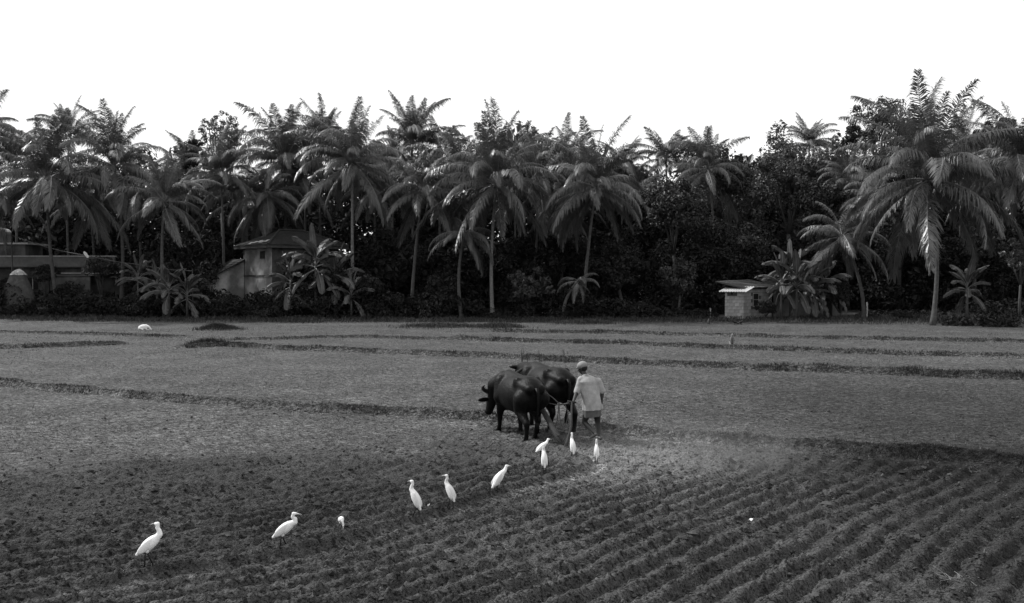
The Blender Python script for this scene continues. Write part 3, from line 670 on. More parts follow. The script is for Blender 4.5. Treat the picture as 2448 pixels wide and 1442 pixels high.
SHRUBS = [(722, 628, 46, 74.8, M_leafd, 'bush reaching up to the eave of the tiled house'),
 (790, 655, 62, 74, M_leafd, 'leafy bush climbing over the right part of the tiled house'),
 (700, 640, 34, 74.5, M_leafd, 'dark bush against the front wall of the tiled house'),
 (860, 690, 56, 73, M_leafd, 'dark bush at the right end of the tiled house thicket'),
 (245, 640, 44, 76, M_leafd, 'bush hiding the right end of the flat-roofed house'),
 (110, 655, 34, 76, M_leafd, 'bush in front of the pillar of the flat-roofed house'),
 (170, 700, 40, 74, M_leafd, 'bush below the sunshade of the flat-roofed house'),
 (2010, 700, 54, 71, M_leafd, 'dark bush hiding the right end of the plastered hut'),
 (1830, 735, 26, 70.3, M_leafd, 'small bush against the front wall of the block shed'),
 (480, 690, 40, 75, M_leafd, 'bush at the lower end of the lean-to'),
 (760, 722, 88, 72, M_leafd, 'dense shrub under the big banana plants beside the tiled house'),
 (640, 742, 52, 72, M_leafd, 'low shrub in front of the tiled house wall'),
 (545, 738, 44, 72, M_leafd, 'low shrub under the lean-to'),
 (330, 728, 46, 72.5, M_leafd, 'shrub left of the drooping banana plants'),
 (210, 725, 46, 73, M_leafd, 'shrub below the patch of pale wall'),
 (120, 735, 50, 72, M_leafd, 'shrub beside the covered haystack'),
 (10, 740, 45, 72, M_leafd, 'shrub at the left border'),
 (900, 745, 50, 72, M_leafd, 'low shrub right of the banana thicket'),
 (1180, 768, 44, 71, M_leafd, 'low dark shrub at the foot of the bright trunk'),
 (2390, 768, 62, 61, M_leafd, 'twiggy dark shrub at the right field edge'),
 (2290, 775, 34, 62, M_leafd, 'small dark shrub right of the tallest palm foot'),
 (1545, 745, 42, 73, M_leafd, 'shrub left of the bushy young tree'),
 (2160, 765, 36, 69, M_leafd, 'small shrub under the leaning young palm')]
for i, (px, py, r, D, M_, lab) in enumerate(SHRUBS):
    broadleaf('shrub', px, py, r, D, lab, 'shrubs along the field edge', M_, nb=30, per=90, leaf=.17, asp=.7, seed=60+i, cat='shrub', low=True)

# ------------------------------------------------------------------ banana plants
def banana_leaf_mesh(e0, bend, seed, L=2.3, W=.35, torn=.85):
    rng = np.random.default_rng(seed); N = 15; s = np.linspace(0, 1, N); ang = e0-bend*s**1.3
    x = np.concatenate([[0], np.cumsum(np.cos(ang[:-1]))])*L/(N-1); z = np.concatenate([[0], np.cumsum(np.sin(ang[:-1]))])*L/(N-1)
    V = []; Q = []; prev = None
    wd = W*np.interp(s, [0, .18, .25, .6, .9, 1], [.03, .04, .7, 1, .75, .1])
    for sd_ in (-1, 1):
        i = 0
        while i < N-1:                     # strips between tears
            j = min(N-1, i+int(rng.integers(1, 4))) if rng.random() < torn else min(N-1, i+4)
            droop = rng.uniform(.05, 1.1); base = len(V)
            for k in range(i, j+1):
                up = np.array([-math.sin(ang[k]), 0, math.cos(ang[k])]); tan = np.array([math.cos(ang[k]), 0, math.sin(ang[k])])
                c = np.array([x[k], 0, z[k]])
                shr = .93 if k in (i, j) and torn > .2 else 1
                e1 = c+np.array([0, sd_, 0])*wd[k]*.55+up*wd[k]*.25*(1-droop); e2 = c+np.array([0, sd_, 0])*wd[k]*(1-.45*droop)*shr+np.array([0, 0, -1])*wd[k]*droop*.8+tan*wd[k]*.2
                V += [c, e1, e2]
            for k in range(j-i):
                a = base+k*3; Q += [(a, a+1, a+4, a+3), (a+1, a+2, a+5, a+4)]
            i = j
    mb = MB(); mb.tube([(x[k], 0, z[k]+.01) for k in range(0, N, 2)], list(np.linspace(.035, .008, len(range(0, N, 2)))), 5, False)
    rV = np.array([tuple(p) for p in mb.v]); n0 = len(V)
    me = np_mesh('leaf', np.vstack([np.array(V), rV]), np.vstack([np.array(Q), np.array(mb.q)+n0]))
    me.materials.append(M_banana); me.materials.append(M_rachis)
    mi = np.zeros(len(me.polygons), np.int32); mi[len(Q):] = 1; me.polygons.foreach_set('material_index', mi); return me
BL = [[banana_leaf_mesh(math.radians(e), math.radians(b), 300+10*i+k) for k in range(3)] for i, (e, b) in enumerate([(84, 22), (68, 60), (48, 88), (20, 85), (-25, 60)])]
def banana(px, D, h, label, seed, s=1., n=9, hi=4.4, lean=0.):
    rng = random.Random(seed); x = (px-1224)/2000*D; zb = H(x, D)
    o = empty('banana_plant', (x, D, zb), 0, label, 'banana plant', 'banana plants at the field edge')
    mb = MB(); mb.tube([(0, 0, -.1), (lean*.3, 0, h*.5), (lean, 0, h)], [.13*s, .1*s, .06*s], 8); mb.build('stem', M_bstem, o, True)
    for i in range(n):
        a = hi*(i+.4)/n; k = int(max(0, min(4, round(a+rng.uniform(-.4, .4)))))
        f = bpy.data.objects.new('leaf', BL[k][rng.randrange(3)]); COL.objects.link(f); f.parent = o
        f.location = (lean, 0, h-.05*i); sc = s*rng.uniform(.85, 1.15); f.scale = (sc, sc, sc)
        f.rotation_euler = (rng.uniform(-.2, .2), 0, i*2.4+rng.uniform(-.3, .3)+seed)
    return o
for k, (px, D, h, s, n, lab) in enumerate([
    (404, 71, 2.7, 1.0, 10, 'banana plant with long hanging dead leaves, left one of the pair by the mound'),
    (447, 71.5, 2.3, 1.0, 10, 'banana plant with a broad torn leaf, right one of the pair by the mound'),
    (375, 73.5, 3.0, .9, 8, 'smaller banana plant behind the hanging-leaf pair'),
    (755, 72, 5.0, 1.35, 11, 'tall banana plant with upright torn leaves in front of the tiled roof'),
    (800, 72.8, 3.8, 1.25, 10, 'banana plant with leaves arching right beside the tall banana plant'),
    (695, 72.6, 3.4, 1.2, 9, 'banana plant with leaves arching left in front of the house wall'),
    (840, 72, 2.3, 1.0, 8, 'low withered banana plant at the right end of the house thicket'),
    (1868, 70.5, 3.2, 1.1, 10, 'banana plant nearest the shed with pale leaves reaching left'),
    (1905, 70, 3.3, 1.15, 11, 'banana plant in the middle of the clump beside the shed'),
    (1938, 70.8, 2.9, 1.15, 11, 'banana plant with hanging leaves in the clump beside the shed'),
    (1972, 71.2, 3.2, 1.1, 10, 'rightmost banana plant of the clump beside the shed'),
    (1890, 71.8, 4.4, 1.1, 9, 'tallest banana plant at the back of the shed clump'),
    (2312, 66, 2.9, .95, 8, 'lone banana plant in the shade at the right'),
    (330, 75.5, 3.6, .9, 8, 'banana plant by the white wall corner on the left')]):
    banana(px, D, h, lab, 40+k, s, n+6)

# ------------------------------------------------------------------ buildings
def frame(o, d):        # local axes for a wall: x along d, z up
    a = math.atan2(d[1], d[0]); return a
def quadbox(mb, p0, p1, z0, z1, th):     # vertical wall slab from p0 to p1 (2d), thickness th behind it (left of direction)
    d = Vector((p1[0]-p0[0], p1[1]-p0[1])); n = Vector((-d.y, d.x)).normalized()*th
    b = [(p0[0], p0[1]), (p1[0], p1[1]), (p1[0]+n.x, p1[1]+n.y), (p0[0]+n.x, p0[1]+n.y)]
    mb.add([(x, y, z0) for x, y in b]+[(x, y, z1) for x, y in b], [(3, 2, 1, 0), (4, 5, 6, 7), (0, 1, 5, 4), (1, 2, 6, 5), (2, 3, 7, 6), (3, 0, 4, 7)])
def slab_poly(mb, pts, th):              # convex polygon (3d points) with thickness downwards
    n = len(pts); V = [Vector(p) for p in pts]+[Vector(p)-Vector((0, 0, th)) for p in pts]
    for i in range(1, n-1): mb.add([V[0], V[i], V[i+1]], (), [(0, 1, 2)]); mb.add([V[n], V[n+i], V[n+i+1]], (), [(0, 2, 1)])
    for i in range(n):
        j = (i+1) % n; mb.add([V[i], V[j], V[n+j], V[n+i]], [(0, 3, 2, 1)])
def tiles(parent, name, A, B, C_, D_, ncol, nrow, M_, rng, stuff=True):
    """tiled slope: A,B eave left/right, D,C ridge left/right; small overlapping tiles"""
    A, B, C_, D_ = map(Vector, (A, B, C_, D_)); mb = MB(); nrm = (B-A).cross(D_-A).normalized()
    for r in range(nrow):
        t0, t1 = r/nrow, min(1, (r+1.25)/nrow)
        e0, e1 = A.lerp(D_, t0), B.lerp(C_, t0); f0, f1 = A.lerp(D_, t1), B.lerp(C_, t1)
        w_ = (e1-e0).length; nc = max(1, int(ncol*w_/max((B-A).length, .01)))
        for c in range(nc):
            u0, u1 = c/nc, (c+.9)/nc; j = rng.uniform(-.012, .02)
            up = nrm*(.05+j); lo = nrm*.01
            p = [e0.lerp(e1, u0)+up, e0.lerp(e1, u1)+up, f0.lerp(f1, u1)+lo, f0.lerp(f1, u0)+lo]
            q = [x-nrm*.03 for x in p]
            mb.add(p+q, [(0, 1, 2, 3), (0, 4, 5, 1), (1, 5, 6, 2), (3, 7, 4, 0)])
    o = mb.build(name, M_, parent)
    if stuff: o['kind'] = 'stuff'
    return o

def tiled_house():
    o = empty('tiled_house', (-22.4, 78, 0), 0, 'two-storey plastered house with a hipped tile roof and a lean-to on its left', 'house')
    fd = Vector((.8, .6, 0)).normalized(); ld = Vector((-.72, .69, 0)).normalized()
    K = Vector((0, 0, 0)); F = K+fd*6.8; Lc = K+ld*5.2; Bk = F+ld*5.2
    mb = MB(); quadbox(mb, K, F, -.1, 6.7, .22); quadbox(mb, F, Bk, -.1, 6.69, .22); quadbox(mb, Bk, Lc, -.1, 6.7, .22)
    mb.build('wall', M_plasterd, o)  # front lies in shade: painted darker than the side wall
    mb = MB(); quadbox(mb, Lc-ld*.003, K+ld*.003-ld*.01, -.1, 6.69, .22); side = mb.build('side_wall', M_plaster, o); side['label'] = 'pale sunlit side wall with moisture stains'
    # roof
    e = .65; z0 = 6.7; zr = 8.2
    A = K-fd*e-ld*e; B = F+fd*e-ld*e; C_ = Bk+fd*e+ld*e; D_ = Lc-fd*e+ld*e
    R1 = K+fd*2.2+ld*2.6; R2 = F-fd*2.2+ld*2.6
    def zz(p, z): return Vector((p.x, p.y, z))
    mb = MB()
    for pts in ([zz(A, z0), zz(B, z0), zz(R2, zr), zz(R1, zr)], [zz(D_, z0), zz(A, z0), zz(R1, zr)], [zz(C_, z0), zz(D_, z0), zz(R1, zr), zz(R2, zr)], [zz(B, z0), zz(C_, z0), zz(R2, zr)]):
        slab_poly(mb, pts, .08)
    rf = mb.build('roof', M_tile, o); rng = random.Random(4)
    tiles(rf, 'roof_tiles', zz(A, z0+.01), zz(B, z0+.01), zz(R2, zr+.01), zz(R1, zr+.01), 34, 13, M_tile, rng)
    tiles(rf, 'roof_tiles', zz(D_, z0+.01), zz(A, z0+.01), zz(R1, zr+.01), zz(R1, zr+.011), 22, 13, M_tile, rng)
    mb = MB()
    for a, b, n in ((A, R1, 12), (R1, R2, 16), (B, R2, 12)):
        for i in range(n):
            za = z0+.06 if a is not R1 else zr+.06; p = zz(a, za).lerp(zz(b, zr+.06), i/n); q = zz(a, za).lerp(zz(b, zr+.06), (i+.93)/n)
            mb.tube([tuple(p), tuple(q)], [.11, .14], 6)
    mb.build('ridge_tiles', M_tile, rf)['kind'] = 'stuff'
    sl = (zz(R1, zr)-zz(D_.lerp(A, .5), z0)).normalized(); al = (A-D_).normalized(); nn = al.cross(sl).normalized()
    if nn.z < 0: nn = -nn
    for i in range(5):                   # replaced pale tiles near the eave
        mb = MB(); c = zz(D_.lerp(A, .42+.09*i), z0)+sl*(.35+.1*(i % 3)+.07*i)+nn*.08
        Mx = Matrix((al, sl, nn)).transposed(); mb.box(c, (.5, .42, .03), Mx.to_4x4()); mb.build('pale_tile', M_tilep, rf)
    # fascia under the eaves, set below the roof slab
    mb = MB(); quadbox(mb, A+ld*.02, B+ld*.02, z0-.28, z0-.085, .04); quadbox(mb, D_+fd*.02, A+fd*.02+ld*.1, z0-.28, z0-.086, .04); mb.build('fascia', M_bark, o)
    def window(p0, p1, z0_, z1_, deep=.1, bars=3, mat_=M_dark, out=None):
        mb = MB(); d = (p1-p0).normalized(); n = Vector((d.y, -d.x, 0)); w0 = p0+n*.012
        quadbox(mb, w0, p1+n*.012, z0_, z1_, .02); win = mb.build('window', mat_, o)
        mb = MB(); f = .07; q0, q1 = p0+n*.04, p1+n*.04
        for a, b, za, zb in ((q0-d*f, q0, z0_-f, z1_+f), (q1, q1+d*f, z0_-f, z1_+f), (q0, q1, z1_, z1_+f), (q0, q1, z0_-f, z0_)): quadbox(mb, a, b, za, zb, .035)
        for i in range(bars): c = q0.lerp(q1, (i+1)/(bars+1)); quadbox(mb, c-d*.012, c+d*.012, z0_, z1_, .02)
        mb.build('window_frame', M_plasterd, win); return win
    window(Lc-ld*3.2, Lc-ld*4.0, 5.5, 6.1)
    window(K+fd*1.4, K+fd*2.5, 4.6, 5.9); window(K+fd*4.2, K+fd*5.3, 4.6, 5.9)
    # band between storeys on the side wall
    mb = MB(); quadbox(mb, Lc-ld*.01+Vector((-.87, -.5, 0))*.06, K+Vector((-.87, -.5, 0))*.06, 3.75, 3.9, .055); mb.build('ledge', M_plasterd, o)
    # lean-to
    E = Lc-fd*4.3-ld*.1; S = Lc-ld*.1-fd*.01
    n = Vector((fd.y, -fd.x, 0)); mb = MB(); V = []
    for q in (0, .2):
        for p, z in ((E, -.1), (S, -.1), (S, 5.25), (E, 3.0)): V.append(zz(p-n*q, z))
    mb.add(V, [(0, 1, 2, 3), (7, 6, 5, 4), (0, 4, 5, 1), (1, 5, 6, 2), (2, 6, 7, 3), (3, 7, 4, 0)])
    lw = mb.build('lean_to_wall', M_plaster, o)
    mb = MB(); slab_poly(mb, [zz(E-fd*.5+n*.4, 2.85), zz(S+n*.4, 5.45), zz(S-n*3.6, 5.45), zz(E-fd*.5-n*3.6, 2.85)], .07); lr = mb.build('lean_to_roof', M_tile, o)
    tiles(lr, 'roof_tiles', zz(E-fd*.5-n*3.6, 2.86), zz(E-fd*.5+n*.4, 2.86), zz(S+n*.4, 5.46), zz(S-n*3.6, 5.46), 16, 14, M_tile, rng)
    mb = MB(); d0 = E+fd*2.55+n*.015; quadbox(mb, d0, d0+fd*.85, 0, 2.0, .02); mb.build('door', M_dark, o)
    mb = MB(); quadbox(mb, E+fd*.3+n*.05, E+fd*2.0+n*.05, 2.28, 2.34, .05); mb.build('ledge', M_plasterd, lw)
tiled_house()

def flat_house():
    D = 80; X = lambda px, d=D: (px-1224)/2000*d; Z = lambda py, d=D: CAM_H+(672-py)*d/2000
    o = empty('flat_roofed_house', (X(0), D, 0), 0, 'long flat-roofed house with a plain parapet band at the left edge', 'house')
    x0 = 0; ox = X(0); W = X(278)-ox
    def bx(name, xa, xb, ya, yb, za, zb, m, par=o):
        mb = MB(); mb.box(((xa+xb)/2, (ya+yb)/2, (za+zb)/2), (xb-xa, yb-ya, zb-za)); return mb.build(name, m, par)
    bx('parapet', -12, W, -.3, -.08, Z(638), Z(614), M_concrete)
    bx('coping', -12, W+.1, -.38, 0, Z(614)+.003, Z(614)+.09, M_edge)
    bx('roof_slab', -12, W, -.078, 7, Z(640), Z(638)-.01, M_concrete)
    bx('wall', -12, W-.3, .5, .72, -.1, Z(640)-.003, M_plasterd)
    bx('wall', W-.3, W-.08, .5, 6.8, -.1, Z(640)-.004, M_plasterd)
    bx('sunshade', X(128)-ox, X(290)-ox, -.9, .49, Z(655), Z(652), M_edge)
    for a, b in ((4, 27), (60, 84), (150, 158), (197, 207)):
        wn = bx('window', X(a)-ox, X(b)-ox, .47, .495, Z(692), Z(664), M_dark)
        c = (X(a)+X(b))/2-ox; bx('window_frame', c-.03, c+.03, .43, .468, Z(692), Z(664), M_edge, wn)
    pw = bx('porch_wall', X(150)-ox, X(235)-ox, -1.6, -1.4, -.1, Z(660), M_plaster); pw['label'] = 'worn pale plaster wall under the sunshade'
    bx('porch_roof', X(140)-ox, X(245)-ox, -1.9, .4, Z(660)+.003, Z(657), M_concrete)
    for px in (60, 122, 207): bx('pillar', X(px)-ox, X(px)-ox+.3, -1.0, -.7, -.1, Z(640)-.004, M_plasterd)
    # stair head room with slab
    bx('roof_room', X(-60)-ox, X(40)-ox, 1.5, 4.5, Z(611), Z(583)-.003, M_plasterd)
    bx('roof_room_slab', X(-70)-ox, X(52)-ox, 1.1, 4.9, Z(583), Z(579), M_edge)
    # water tank is a thing of its own
    t = empty('water_tank', (X(-2, 83), 83, Z(579)+.11), 0, 'pale round water tank with a domed lid on the flat roof', 'water tank')
    r = 1.12; n = 28; prof_ = [(r, 0), (r, .75), (r*1.02, .78), (r, .81), (r, 1.0)]; mb = MB()
    V = [(a*math.cos(2*math.pi*k/n), a*math.sin(2*math.pi*k/n), z) for a, z in prof_ for k in range(n)]
    mb.add(V, [(i*n+k, i*n+(k+1) % n, (i+1)*n+(k+1) % n, (i+1)*n+k) for i in range(len(prof_)-1) for k in range(n)]); mb.build('tank', M_tank, t, True)
    pr = [(r, 1.0), (r*.97, 1.14), (r*.8, 1.3), (r*.45, 1.4), (r*.25, 1.42), (r*.25, 1.52), (0.001, 1.53)]; mb = MB()
    V = [(a*math.cos(2*math.pi*k/n), a*math.sin(2*math.pi*k/n), z) for a, z in pr for k in range(n)]
    mb.add(V, [(i*n+k, i*n+(k+1) % n, (i+1)*n+(k+1) % n, (i+1)*n+k) for i in range(len(pr)-1) for k in range(n)]); mb.build('lid', M_tankt, t, True)
    # small whitewashed shed wall with tin roof to the right
    o2 = empty('outhouse', (X(275, 79), 79, 0), 0, 'small whitewashed outhouse under a sloping tin sheet', 'shed')
    w2 = X(330, 79)-X(275, 79); mb = MB(); quadbox(mb, (0, 0), (w2, .4), -.1, Z(660, 79), .2); quadbox(mb, (w2+.003, .4), (w2+.3, 2.6), -.1, Z(662, 79), .2); mb.build('wall', M_plasterd, o2)
    mb = MB(); quadbox(mb, (.05, -.012), (w2*.38, .14), Z(675, 79), Z(661, 79), .05); mb.build('white_panel', M_edge, o2)
    mb = MB(); n = 22
    for i in range(n):
        a, b = i/n, (i+1)/n; z = .03*(i % 2); z2 = .03*((i+1) % 2)
        xa, xb = -.3+(w2+.9)*a, -.3+(w2+.9)*b
        mb.add([(xa, -.6, Z(664, 79)+z), (xb, -.6, Z(664, 79)+z2), (xb, 2.6, Z(655, 79)+z2+.15), (xa, 2.6, Z(655, 79)+z+.15)], [(0, 1, 2, 3)])
    mb.build('tin_sheet', M_tar, o2)
    # haystack with plastic cover
    hx, hd = X(46, 73), 73.; h = empty('haystack', (hx, hd, 0), 0, 'rounded haystack topped with a crumpled white plastic sheet at the far left', 'haystack')
    rng = np.random.default_rng(2)
    def dome(rx, h_, z0, z1, jit, name, m, sm=True):
        nu, nv = 40, 22; V = []
        for i in range(nv):
            t = z0+(z1-z0)*i/(nv-1); rr = rx*(1-t**2.6)**.6 if t < 1 else 0
            for k in range(nu):
                th = 2*math.pi*k/nu; q = 1+jit*(rng.random()-.5)+.12*math.sin(3*th+t*4)
                V.append((rr*q*math.cos(th), rr*q*math.sin(th)*.9, h_*t))
        mb = MB(); mb.add(V, [(i*nu+k, i*nu+(k+1) % nu, (i+1)*nu+(k+1) % nu, (i+1)*nu+k) for i in range(nv-1) for k in range(nu)]); return mb.build(name, m, h, sm)
    top = Z(645, 73); dome(1.25, top, 0, .995, .12, 'straw_pile', M_hay); dome(1.32, top+.06, .88, .999, .4, 'plastic_sheet', M_plastic, False)
    # cable across the yard
    mb = MB(); a = P(28, 562, 76); b = P(215, 612, 75); c = P(330, 632, 74.5); d = P(460, 648, 74)
    pts = []
    for p, q, sg in ((a, b, .25), (b, c, .1), (c, d, .12)):
        for i in range(8): t = i/8; v = p.lerp(q, t); v.z -= sg*4*t*(1-t); pts.append(tuple(v))
    pts.append(tuple(d)); mb.tube(pts, .03, 5); tag(mb.build('overhead_cable', M_wire), 'thin cable sagging down across the flat-roofed house', 'cable')
    p1 = G(460, 766); tag_ = empty('cable_pole', (d.x, d.y, 0), 0, 'thin pole holding the lower end of the cable', 'pole'); mb = MB(); mb.tube([(0, 0, -.2), (0, 0, d.z+.2)], [.06, .045], 8); mb.build('pole', M_bark, tag_)
    tag_ = empty('cable_pole', (a.x, a.y, 0), 0, 'thin pole holding the upper end of the cable beside the water tank', 'pole'); mb = MB(); mb.tube([(0, 0, -.2), (0, 0, a.z+.2)], [.07, .05], 8); mb.build('pole', M_bark, tag_)
    mb = MB(); q = P(205, 608, 75); mb.ball((0, 0, 0), (.14, .05, .3), Euler((0, -.6, 0)).to_matrix().to_4x4(), 8, 6); mb.ball((.16, 0, -.2), (.12, .05, .14), None, 8, 6)
    r_ = mb.build('white_rag', M_tin); r_.location = q; tag(r_, 'scrap of white cloth caught on the cable', 'rag')
flat_house()

def block_shed():
    K = P(1777, 762, 71.5); o = empty('block_shed', (K.x, 71.5, 0), 0, 'small block-walled shed with a white corrugated awning beside the banana clump', 'shed')
    ang = math.radians(40); fd = Vector((math.cos(ang), math.sin(ang), 0)); ld = Vector((-math.cos(math.radians(35)), math.sin(math.radians(35)), 0))
    rng = random.Random(9)
    Lc = ld*1.62; F = fd*4.2; zt = 2.62
    mb = MB(); n1 = Vector((ld.y, -ld.x, 0))
    # mortar cores, blocks stand proud of them
    quadbox(mb, Lc, Vector((0, 0, 0)), -.1, zt, .18); quadbox(mb, fd*.004, F, -.1, zt-.01, .18); quadbox(mb, F+fd*.01, F+ld*1.7, -.1, zt-.02, .18); core = mb.build('wall', M_mortar, o)
    bw_, bh = .41, .275; me = {}
    def blocks(start, d, length, n, skip, label=None):
        for r in range(9):
            z = .02+r*(bh+.015); x = -(.21 if r % 2 else 0)
            while x < length-.02:
                a, b = max(x, 0), min(x+bw_, length); x += bw_+.016
                if b-a < .08 or any(a < s1 and b > s0 and z < t1 and z+bh > t0 for s0, s1, t0, t1 in skip): continue
                key = (round(b-a, 2))
                if key not in me:
                    mb = MB(); mb.box((0, 0, 0), (b-a, .05, bh)); me[key] = mb.mesh('block', M_block)
                k = bpy.data.objects.new('block', me[key]); COL.objects.link(k); k.parent = core
                c = start+d*((a+b)/2)+n*(.012+rng.uniform(0, .01)); k.location = (c.x, c.y, z+bh/2)
                k.rotation_euler = (0, rng.uniform(-.012, .012), math.atan2(d.y, d.x))
    nl = Vector((-ld.y, ld.x, 0)); nl = nl if nl.y < 0 else -nl; nf = Vector((fd.y, -fd.x, 0))
    blocks(Lc, -ld, 1.62, nl, [(.5, .68, 2.15, 2.4)]); blocks(Vector((0, 0, 0)), fd, 4.2, nf, [(1.35, 2.25, 1.1, 2.3)])
    mb = MB(); c = Lc-ld*.59+nl*.006; quadbox(mb, c+ld*.09, c-ld*.09, 2.15, 2.4, .02); mb.build('vent', M_dark, o)
    mb = MB(); p0 = fd*1.42+nf*.006; p1 = fd*2.18+nf*.006; quadbox(mb, p0, p1, 1.17, 2.22, .02); wn = mb.build('window', M_dark, o)
    mb = MB(); q0, q1 = fd*1.35+nf*.05, fd*2.25+nf*.05
    for a, b, za, zb in ((q0, q0+fd*.07, 1.1, 2.3), (q1-fd*.07, q1, 1.1, 2.3), (q0+fd*.07, q1-fd*.07, 2.23, 2.3), (q0+fd*.07, q1-fd*.07, 1.1, 1.17), (q0+fd*.07, q1-fd*.07, 1.7, 1.74)): quadbox(mb, a, b, za, zb, .04)
    mb.build('window_frame', M_edge, wn)
    mb = MB()
    for i in range(6): c = q0.lerp(q1, (i+1)/7); quadbox(mb, c-fd*.012, c+fd*.012, 1.17, 2.23, .02)
    mb.build('window_bars', M_iron, wn)
    # corrugated white awning over the left wall
    mb = MB(); n = 44; A = nl*.55+ld*2.0; B = nl*.6-ld*.5; hi = fd*1.0+Vector((.25, .2, 0))
    zl, zh = 2.42, 2.86; V = []
    for i in range(n+1):
        t = i/n; p = A.lerp(B, t); z = .035*math.cos(2*math.pi*i/4)
        V += [(p.x, p.y, zl+z), (p.x+hi.x, p.y+hi.y, zh+z)]
    V += [(x, y, z-.012) for x, y, z in V]; m = 2*(n+1)
    Q = [(2*i, 2*i+2, 2*i+3, 2*i+1) for i in range(n)]+[(m+2*i, m+2*i+1, m+2*i+3, m+2*i+2) for i in range(n)]+[(2*i, m+2*i, m+2*i+2, 2*i+2) for i in range(n)]+[(1+2*i, 3+2*i, m+2*i+3, m+1+2*i) for i in range(n)]
    mb.add(V, Q); mb.build('awning', M_tin, o, True)
    # low main roof
    mb = MB(); a = -fd*.15+nf*.35+Vector((-.1, .35, 0)); b = F+nf*.4+fd*.4; c = F+fd*.4-nf*2.6; d = -nf*2.4-fd*.7
    slab_poly(mb, [Vector((a.x, a.y, 2.72)), Vector((b.x, b.y, 2.8)), Vector((c.x, c.y, 3.45)), Vector((d.x, d.y, 3.3))], .06); mr_ = mb.build('roof', M_tar, o)
    tiles(mr_, 'roof_ribs', Vector((a.x, a.y, 2.73)), Vector((b.x, b.y, 2.81)), Vector((c.x, c.y, 3.46)), Vector((d.x, d.y, 3.31)), 26, 5, M_tar, rng)
    # hall behind the bananas
    h = empty('plastered_hut', ((1852-1224)/2000*74, 74, 0), 0, 'dark plastered hut mostly hidden behind the banana clump', 'hut')
    W = 150/2000*74; mb = MB(); quadbox(mb, (0, .25), (W, 0), -.1, 2.75, .2); quadbox(mb, (W+.01, 0), (W+.3, 3.5), -.1, 2.74, .2); mb.build('wall', M_concrete, h)
    for x0, x1, z0, z1, nm in ((3.7, 4.1, 1.5, 2.2, 'window'), (4.6, 5.05, .05, 2.1, 'door')):
        mb = MB(); y = lambda x: .25-.25*x/W-.015; quadbox(mb, (x0, y(x0)), (x1, y(x1)), z0, z1, .02); dd = mb.build(nm, M_dark, h)
        mb = MB(); quadbox(mb, (x0-.07, y(x0)-.02), (x0-.002, y(x0)-.02), z0, z1, .03); quadbox(mb, (x1+.002, y(x1)-.02), (x1+.07, y(x1)-.02), z0, z1, .03); mb.build('frame', M_wood, dd)
    mb = MB(); slab_poly(mb, [(-.4, -.5, 2.72), (W+.6, -.75, 2.72), (W+.6, 4.2, 3.6), (-.4, 4.2, 3.6)], .07); rf = mb.build('roof', M_tile, h)
    tiles(rf, 'roof_tiles', (-.4, -.5, 2.73), (W+.6, -.75, 2.73), (W+.6, 4.2, 3.61), (-.4, 4.2, 3.61), 40, 12, M_tile, rng)
    for px, D, hh, lab in ((2073, 71, 1.4, 'thin pale fence stake right of the leaning young palm'), (1698, 72.5, .9, 'short pale stake standing in the grass left of the shed')):
        mb = MB(); x = (px-1224)/2000*D; mb.tube([(0, 0, -.15), (.03, 0, hh*.6), (0, 0, hh)], [.06, .05, .04], 7)
        mb.tube([(0, 0, hh*.7), (.1, 0, hh*.9)], [.03, .02], 5)
        s = mb.build('wooden_stake', M_edge); s.location = (x, D, H(x, D)); tag(s, lab, 'stake', 'pale stakes at the field edge')
block_shed()

